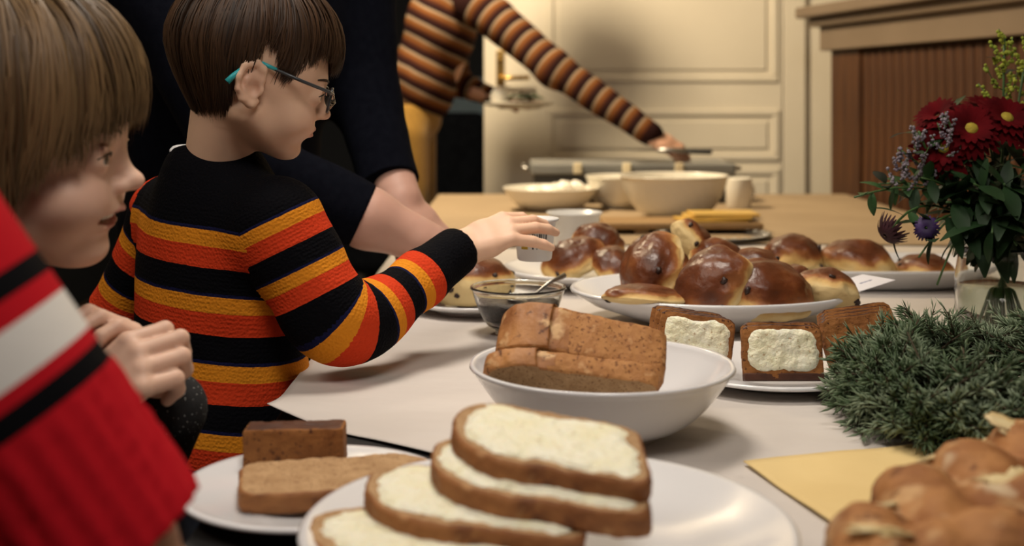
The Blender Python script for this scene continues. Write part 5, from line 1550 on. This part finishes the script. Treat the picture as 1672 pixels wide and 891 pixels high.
k_arm = [[tuple(ks[0]), (-0.475, 0.865, 0.735), tuple(W1)], [tuple(ks[1]), (-0.365, 1.135, 0.665), tuple(W2)]]
for a in k_arm:
    KT.cap(a[0], tuple(KN + Vector((0, 0, -0.03))), 0.042, 0.045, k=0.04); KT.chain(a, [0.045, 0.040, 0.032], k=0.02)
KT.cap(tuple(KN + Vector((0.005, 0, 0.015))), tuple(KN + Vector((0, 0, -0.06))), 0.052, 0.07)
KT.plane(tuple(KN + Vector((0, 0, 0.03))), (0.2, 0, 1)); KT.plane((0, 0, 0.56), (0, 0, -1))
v, f = KT.mesh(0.006); mk('glitter_top', v, f, M['glitter'], kid)
# clasped hands: the near hand closes over the far one
Hk = SDF(0.01)
fd = Vector((0.72, 0.05, 0.62)); dor = Vector((-0.35, -0.86, 0.38))
M1 = frame(fd, dor).to_4x4(); M1.translation = W1 + Vector((0.000, -0.004, 0.006))
hand_prims(Hk, M1, 0.80, [(0.80, 1.25, 0.8), (0.75, 1.3, 0.8), (0.75, 1.3, 0.8), (0.80, 1.3, 0.8)], thumb=(0.2, 0.9), thumb_out=0.55, spread=0.04, wrist_back=0.05)
a1 = Hk.mesh(0.0017)
Hk2 = SDF(0.01)
M2 = frame(Vector((-0.38, -0.22, 0.85)), Vector((0.62, 0.62, 0.40))).to_4x4(); M2.translation = W2 + Vector((-0.004, -0.002, 0.012))
hand_prims(Hk2, M2, 0.74, [(0.6, 0.9, 0.6)] * 4, mirror=True, thumb=(0.3, 0.5), wrist_back=0.012)
a2 = Hk2.mesh(0.0019)
Kb = SDF(0.03); Kb.ell((KN.x, KN.y, KN.z - 0.11), (0.065, 0.095, 0.10), Rk); Kb.ell((KN.x, KN.y, KN.z - 0.25), (0.065, 0.095, 0.14), Rk)
for a in k_arm: Kb.chain(a, [0.03, 0.027, 0.02])
body_object(kid, [(hv[0], hv[1]), a1, a2, Kb.mesh(0.006)], SK_CHILD, hv[2])
legs(kid, (KN.x, KN.y, 0.57), KF, M['black_trousers'], M['shoe'], 0.72, 0.056, 'trousers', 0.10, 0.06)

# ---- the man in the navy sweater --------------------------------------------
man = empty('person', label='grown-up in a plain navy sweater reaching over the table behind the child', cat='person')
MF = math.radians(-50); mf = Vector((math.cos(MF), math.sin(MF), 0)); ml = Vector((-math.sin(MF), math.cos(MF), 0)); Rm = frame(mf, (0, 0, 1))
MC = Vector((-0.42, 1.93, 1.16))
mS1 = Vector((-0.545, 1.80, 1.25)); mE1 = P(405, 270, 1.70); mW1 = P(700, 398, 1.735)
mS2 = Vector((-0.262, 2.04, 1.27)); mE2 = P(598, 165, 1.99); mW2 = P(655, 325, 1.875)
MT = SDF(0.04)
MT.ell(tuple(MC), (0.125, 0.19, 0.19), frame(mf, Vector((0, 0, 1)) + mf * 0.15)); MT.ell((-0.46, 1.98, 0.98), (0.12, 0.16, 0.18), Rm, k=0.05)
NK = MC + mf * 0.05 + Vector((0, 0, 0.22))
for s in (mS1, mS2): MT.cap(tuple(s), tuple(NK + Vector((0, 0, -0.04))), 0.07, 0.065, k=0.05)
MT.chain([tuple(mS1), tuple(mE1), tuple(P(592, 352, 1.715))], [0.070, 0.056, 0.047], k=0.03)
MT.chain([tuple(mS2), tuple(mE2), tuple(P(636, 300, 1.895))], [0.068, 0.052, 0.046], k=0.03)
MT.cap(tuple(NK), tuple(NK + Vector((0, 0, -0.06))), 0.068, 0.085)
MT.plane(tuple(NK + Vector((0, 0, 0.02))), (0.1, -0.1, 1))
v, f = MT.mesh(0.006)
v = v + np.array([nz(p * 14) for p in v])[:, None] * 0.003
for c_, e_ in ((P(592, 352, 1.715), mE1), (P(636, 300, 1.895), mE2)):      # straight cuffs
    q_ = np.array((c_ - e_).normalized()); d = (v - np.array(c_)) @ q_
    m_ = (np.linalg.norm(v - np.array(c_), axis=1) < 0.085) & (d > 0); v[m_] -= d[m_][:, None] * q_
mk('navy_sweater', v, f, M['navy_knit'], man)
MHd = head_matrix(NK + mf * 0.06 + Vector((0, 0, 0.17)), MF, 0.35)
M_HAIR = hair_material('greying_brown_hair', (0.03, 0.02, 0.014), (0.14, 0.10, 0.07))
hv = add_head(man, MHd, 1.1, SK_MAN, M_HAIR, [(0, 0.05), (50, 0.05), (70, 0.03), (90, 0.03), (115, -0.01), (180, -0.03)], neck_r=0.052, strands=1200, thick=0.012, seed=21, inward=0.5, h=0.0045)
Hm = SDF(0.012)
d1 = (mW1 - mE1).normalized()
Hm.chain([tuple(mE1), tuple(P(600, 356, 1.715)), tuple(mW1)], [0.040, 0.040, 0.030], k=0.02)
m1 = frame(Vector((0.75, 0.45, -0.42)), Vector((-0.2, -0.55, 0.8))).to_4x4(); m1.translation = mW1
hand_prims(Hm, m1, 0.98, [(0.7, 0.9, 0.6)] * 4, thumb=(0.7, 0.6), wrist_back=0.02)
d2 = (mW2 - mE2).normalized()
Hm2 = SDF(0.012)
Hm2.chain([tuple(mE2), tuple(mW2)], [0.040, 0.031], k=0.02)
m2 = frame(Vector((0.62, -0.2, -0.62)), Vector((0.55, -0.35, 0.75))).to_4x4(); m2.translation = mW2
hand_prims(Hm2, m2, 0.98, [(0.5, 0.7, 0.5)] * 4, mirror=True, thumb=(0.6, 0.5), wrist_back=0.02)
Bm = SDF(0.05); Bm.ell(tuple(MC), (0.10, 0.15, 0.16), Rm); Bm.ell((-0.46, 1.98, 0.97), (0.09, 0.13, 0.16), Rm); Bm.chain([tuple(mS1), tuple(mE1)], [0.045, 0.04]); Bm.chain([tuple(mS2), tuple(mE2)], [0.045, 0.04]); Bm.cap(tuple(NK + Vector((0, 0, 0.03))), tuple(MC), 0.05, 0.09)
body_object(man, [(hv[0], hv[1]), Hm.mesh(0.0026), Hm2.mesh(0.0026), Bm.mesh(0.009)], SK_MAN, hv[2])
legs(man, (-0.47, 1.99, 0.88), MF, M['black_trousers'], M['shoe'], 1.0, 0.082, 'trousers', 0.155, 0.10)

# ---- the person in the brown striped jumper at the far end -------------------
M['brown_knit'] = ramp_mat('brown_striped_jumper', 's', [(0.0, (0.020, 0.007, 0.006)), (0.34, (0.016, 0.006, 0.006)), (0.39, (0.22, 0.165, 0.115)), (0.48, (0.24, 0.175, 0.12)), (0.56, (0.165, 0.072, 0.022)), (0.76, (0.135, 0.047, 0.014)), (0.94, (0.05, 0.015, 0.008))], interp='LINEAR', period=0.049, bump=0.25, fine=400.0)
hostess = empty('person', label='grown-up in a brown striped jumper and mustard trousers reaching to the bowls', cat='person')
HF = math.radians(-4); hf = Vector((math.cos(HF), math.sin(HF), 0)); Rh = frame(hf, (0, 0, 1))
hip = Vector((-0.325, 3.96, 1.0))
sR = P(778, 4, 3.82); eR = P(905, 112, 3.70); wR = P(1062, 218, 3.60)
sL = P(742, -5, 4.10); eL = P(742, 133, 4.14); wL = P(802, 158, 4.06)
spine = [tuple(hip + Vector((0.0, 0, -0.02))), tuple(P(706, 100, 3.96)), tuple(P(735, 15, 3.96)), tuple(P(760, -60, 3.96))]
HT = SDF(0.04)
tl = frame(hf, Vector((0.28, 0, 1)))
HT.ell(tuple(P(693, 130, 3.96)), (0.105, 0.145, 0.15), tl); HT.ell(tuple(P(720, 45, 3.96)), (0.115, 0.155, 0.15), tl, k=0.05); HT.ell(tuple(P(742, -25, 3.96)), (0.10, 0.16, 0.10), tl, k=0.05)
hn = P(775, -80, 3.96)
for s in (sR, sL): HT.cap(tuple(s), tuple(hn + Vector((-0.01, 0, -0.03))), 0.060, 0.055, k=0.04)
HA = SDF(0.03); HA.chain([tuple(sR), tuple(eR), tuple(wR)], [0.068, 0.053, 0.037], k=0.03)
HB = SDF(0.03); HB.chain([tuple(sL), tuple(eL), tuple(wL)], [0.060, 0.046, 0.032], k=0.03)
HS = SDF(0.03); HS.p = HT.p + HA.p + HB.p
HS.plane(tuple(P(700, 186, 3.96)), (-0.25, 0, -1))
HS.plane(tuple(hn + Vector((0.01, 0, 0.02))), (0.3, 0, 1))
v, f = HS.mesh(0.0065)
dT = HT.at(v); dA = HA.at(v); dB = HB.at(v)
tT, _, _ = along(v, spine); tA, _, _ = along(v, [tuple(sR), tuple(eR), tuple(wR)]); tB, _, _ = along(v, [tuple(sL), tuple(eL), tuple(wL)])
ax2 = np.array(Vector((0.50, -0.05, 1)).normalized()); tT = 2.0 - (v @ ax2)
reg = np.where((dA < dT) & (dA < dB), 1, np.where(dB < dT, 2, 0))
v = v + np.array([nz(p * 16) for p in v])[:, None] * 0.003
me = mesh_data('striped_jumper', v, f, [M['brown_knit']]); cattr(me, 's', f, reg, [tT, tA, tB]); obj('striped_jumper', me, hostess)
HHd = head_matrix(hn + Vector((0.06, 0, 0.16)), HF, 0.5)
W_HAIR = hair_material('brown_hair', (0.03, 0.015, 0.008), (0.12, 0.065, 0.03))
hv = add_head(hostess, HHd, 1.05, SK_WOMAN, W_HAIR, [(0, 0.05), (40, 0.04), (60, 0.0), (80, -0.07), (180, -0.12)], neck_r=0.046, strands=1200, thick=0.016, seed=31, inward=0.1, h=0.0045)
Hh = SDF(0.012)
h1 = frame(Vector((0.80, -0.1, -0.50)), Vector((0.35, -0.55, 0.75))).to_4x4(); h1.translation = wR + Vector((0.006, 0, -0.004))
hand_prims(Hh, h1, 1.0, [(0.55, 0.55, 0.4), (0.6, 0.6, 0.4), (0.6, 0.6, 0.4), (0.5, 0.5, 0.4)], thumb=(0.6, 0.6), wrist_back=0.06)
Hh2 = SDF(0.012)
h2 = frame(Vector((0.88, -0.12, -0.22)), Vector((0.15, -0.25, -0.95))).to_4x4(); h2.translation = wL + Vector((0.0, 0, -0.004))
hand_prims(Hh2, h2, 0.95, [(0.15, 0.2, 0.1)] * 4, mirror=True, thumb=(-0.4, 0.1), wrist_back=0.06)
Bh = SDF(0.05); Bh.chain(spine, [0.08, 0.09, 0.09, 0.05]); Bh.chain([tuple(sR), tuple(eR), tuple(wR)], [0.04, 0.035, 0.024]); Bh.chain([tuple(sL), tuple(eL), tuple(wL)], [0.04, 0.033, 0.022]); Bh.cap(spine[-1], tuple(hn + Vector((0.02, 0, 0.06))), 0.05, 0.045)
body_object(hostess, [(hv[0], hv[1]), Hh.mesh(0.0028), Hh2.mesh(0.0028), Bh.mesh(0.009)], SK_WOMAN, hv[2])
legs(hostess, tuple(hip + Vector((-0.012, 0, -0.03))), HF, M['mustard'], M['shoe'], 1.0, 0.082, 'mustard_trousers', 0.135, 0.085)
# plate with egg and greens in the other hand
pc = P(848, 172, 4.02)
china('salad_plate', plate_prof(0.118, 0.020, 0.065), (pc.x, 4.0, pc.z - 0.012), 'plate with egg and greens carried by the person in the striped jumper', 'plate', 'cream_china')
ev, ef = lump(0.031, 3, 0); ev = ev * np.array((1, 1, 1.1))
tag(mk('boiled_egg', ev, ef, M['egg'], loc=(P(816, 156, 3.98).x, 3.97, pc.z + 0.028)), 'peeled white egg on the carried plate', 'egg')
sal = empty('salad_leaves', (P(862, 156, 3.98).x, 3.98, pc.z + 0.012), label='dark green salad leaves on the carried plate', cat='salad')
lm = leaf_mesh(0.05, 0.035, M['salad'], 0.4, 'salad_leaf', 0.5)
for i in range(9):
    obj('salad_leaf', lm, sal, loc=(-0.02 + 0.008 * (i % 5), 0.01 * math.sin(i * 2), 0.006 + 0.004 * (i % 4)), rot=(0.2 * math.sin(i), -0.35, i * 0.75))
# serving spatula under the reaching hand
spt = empty('serving_spatula', tuple(P(1098, 246, 3.56)), (0, 0.03, 0.1), label='grey metal serving spatula in the reaching hand', cat='spatula')
bx('blade', (-0.13, -0.035, -0.002), (-0.04, 0.035, 0.002), M['steel'], spt, 0.001)
v, f = tube([(-0.045, 0, 0), (0.0, 0, 0.002), (0.05, 0, 0.0)], [0.006, 0.007, 0.009], 8); mk('shaft', v, f, M['steel'], spt)
bx('grip', (0.045, -0.014, -0.008), (0.115, 0.014, 0.008), M['dark_metal'], spt, 0.004)

# ---- the nearest person: red jumper sleeve ----------------------------------
M['red_knit'] = ramp_mat('red_banded_jumper', 's', [(0.0, (0.50, 0.010, 0.018)), (0.450, (0.004, 0.004, 0.005)), (0.463, (0.50, 0.010, 0.018)), (0.4755, (0.76, 0.73, 0.68)), (0.4985, (0.50, 0.010, 0.018)), (0.5066, (0.004, 0.004, 0.005)), (0.5190, (0.50, 0.010, 0.018))], bump=0.06, fine=260.0)
aunt = empty('person', label='person in a red jumper with white and black sleeve bands reaching in', cat='person')
YA = 0.62
cu = P(148, 916, YA); up_ = P(-222, 396, YA - 0.02)
ad = (cu - up_).normalized()
el = cu - ad * 0.245; sh = Vector((-0.50, 0.44, 1.20)); ha = cu + ad * 0.04
arm = [tuple(sh), tuple(el), tuple(cu)]
RT = SDF(0.03); RT.chain(arm, [0.072, 0.064, 0.062], k=0.03)
RB = SDF(0.04); rn = Vector((-0.60, 0.28, 1.30)); FA = math.radians(58); Ra = frame((math.cos(FA), math.sin(FA), 0), (0, 0, 1))
RB.ell((-0.61, 0.28, 1.08), (0.11, 0.17, 0.18), Ra); RB.ell((-0.61, 0.27, 0.90), (0.11, 0.155, 0.16), Ra, k=0.05)
sh2 = Vector((-0.72, 0.40, 1.20)) 
RB.cap(tuple(sh), tuple(rn + Vector((0, 0, -0.04))), 0.065, 0.06, k=0.04); RB.cap(tuple(sh2), tuple(rn + Vector((0, 0, -0.04))), 0.065, 0.06, k=0.04)
arm2 = [tuple(sh2), (-0.78, 0.46, 0.94), (-0.66, 0.62, 0.86)]
RL = SDF(0.03); RL.chain(arm2, [0.07, 0.058, 0.05])
RS = SDF(0.03); RS.p = RB.p + RT.p + RL.p
RS.plane(tuple(rn + Vector((0, 0, 0.01))), (0.1, 0.1, 1))
v, f = RS.mesh(0.0055)
d = (v - np.array(cu)) @ np.array(ad); near = (np.linalg.norm(v - np.array(cu), axis=1) < 0.12) & (d > 0)
v[near] -= (d[near] * 0.93)[:, None] * np.array(ad)
t1, r1, L1 = along(v, arm); t2, r2, L2 = along(v, arm2)
dB_ = RB.at(v); dT_ = RT.at(v); dL_ = RL.at(v)
# s measured back from the cuff so that the bands sit where the sleeve shows them
s1 = 0.60 - (L1 - t1); s2 = 0.60 - (L2 - t2)
reg = np.where((dT_ < dB_) & (dT_ < dL_), 1, np.where(dL_ < dB_, 2, 0)); s0 = np.clip(0.47 + 1.0 - v[:, 2], 0, 0.449)
# knitted ribs run along the cuff
b1 = np.array(ad.orthogonal().normalized()); b2 = np.cross(np.array(ad), b1)
ang = np.arctan2((v - np.array(cu)) @ b2, (v - np.array(cu)) @ b1); rad = (v - np.array(cu)) - ((v - np.array(cu)) @ np.array(ad))[:, None] * np.array(ad)
rl = np.linalg.norm(rad, axis=1) + 1e-9; msk = (s1 > 0.522) & (dT_ < dB_)
v = v + (msk * 0.0020 * np.sin(ang * 28))[:, None] * rad / rl[:, None]
me = mesh_data('red_jumper', v, f, [M['red_knit']]); cattr(me, 's', f, reg, [s0, s1, s2]); obj('red_jumper', me, aunt)
AHd = head_matrix(rn + Vector((0.03, 0.05, 0.20)), FA, 0.25)
hv = add_head(aunt, AHd, 1.05, SK_WOMAN, W_HAIR, [(0, 0.05), (40, 0.04), (60, 0.0), (80, -0.06), (180, -0.12)], neck_r=0.048, strands=900, thick=0.016, seed=41, inward=0.1, h=0.0048)
Ha = SDF(0.012)
Ha.chain([tuple(el), tuple(cu), tuple(cu + ad * 0.022)], [0.045, 0.043, 0.036], k=0.01)
hw_ = cu + ad * 0.026 + Vector((0.012, 0.010, 0.0))
a1_ = frame(Vector((0.80, 0.12, -0.16)), Vector((0.0, -0.1, 0.99))).to_4x4(); a1_.translation = hw_
hand_prims(Ha, a1_, 0.95, [(0.18, 0.25, 0.15)] * 4, thumb=(0.1, 0.1), wrist_back=0.03)
Ha2 = SDF(0.012); a2_ = frame(Vector((0.8, 0.5, -0.1)), Vector((0, 0, 1))).to_4x4(); a2_.translation = Vector(arm2[2]) + Vector((0.02, 0.02, 0))
hand_prims(Ha2, a2_, 0.95, [(0.4, 0.4, 0.3)] * 4, mirror=True, wrist_back=0.06)
Ba = SDF(0.05); Ba.ell((-0.61, 0.28, 1.08), (0.09, 0.14, 0.16), Ra); Ba.ell((-0.61, 0.27, 0.90), (0.085, 0.13, 0.16), Ra); Ba.cap(tuple(rn + Vector((0, 0, 0.04))), (-0.61, 0.28, 1.1), 0.05, 0.09); Ba.chain(arm, [0.045, 0.042, 0.04]); Ba.chain(arm2, [0.045, 0.04, 0.03])
body_object(aunt, [(hv[0], hv[1]), Ha.mesh(0.003), Ha2.mesh(0.004), Ba.mesh(0.009)], SK_WOMAN, hv[2])
legs(aunt, (-0.61, 0.27, 0.80), FA, M['black_trousers'], M['shoe'], 1.0, 0.08, 'trousers', 0.15, 0.10)
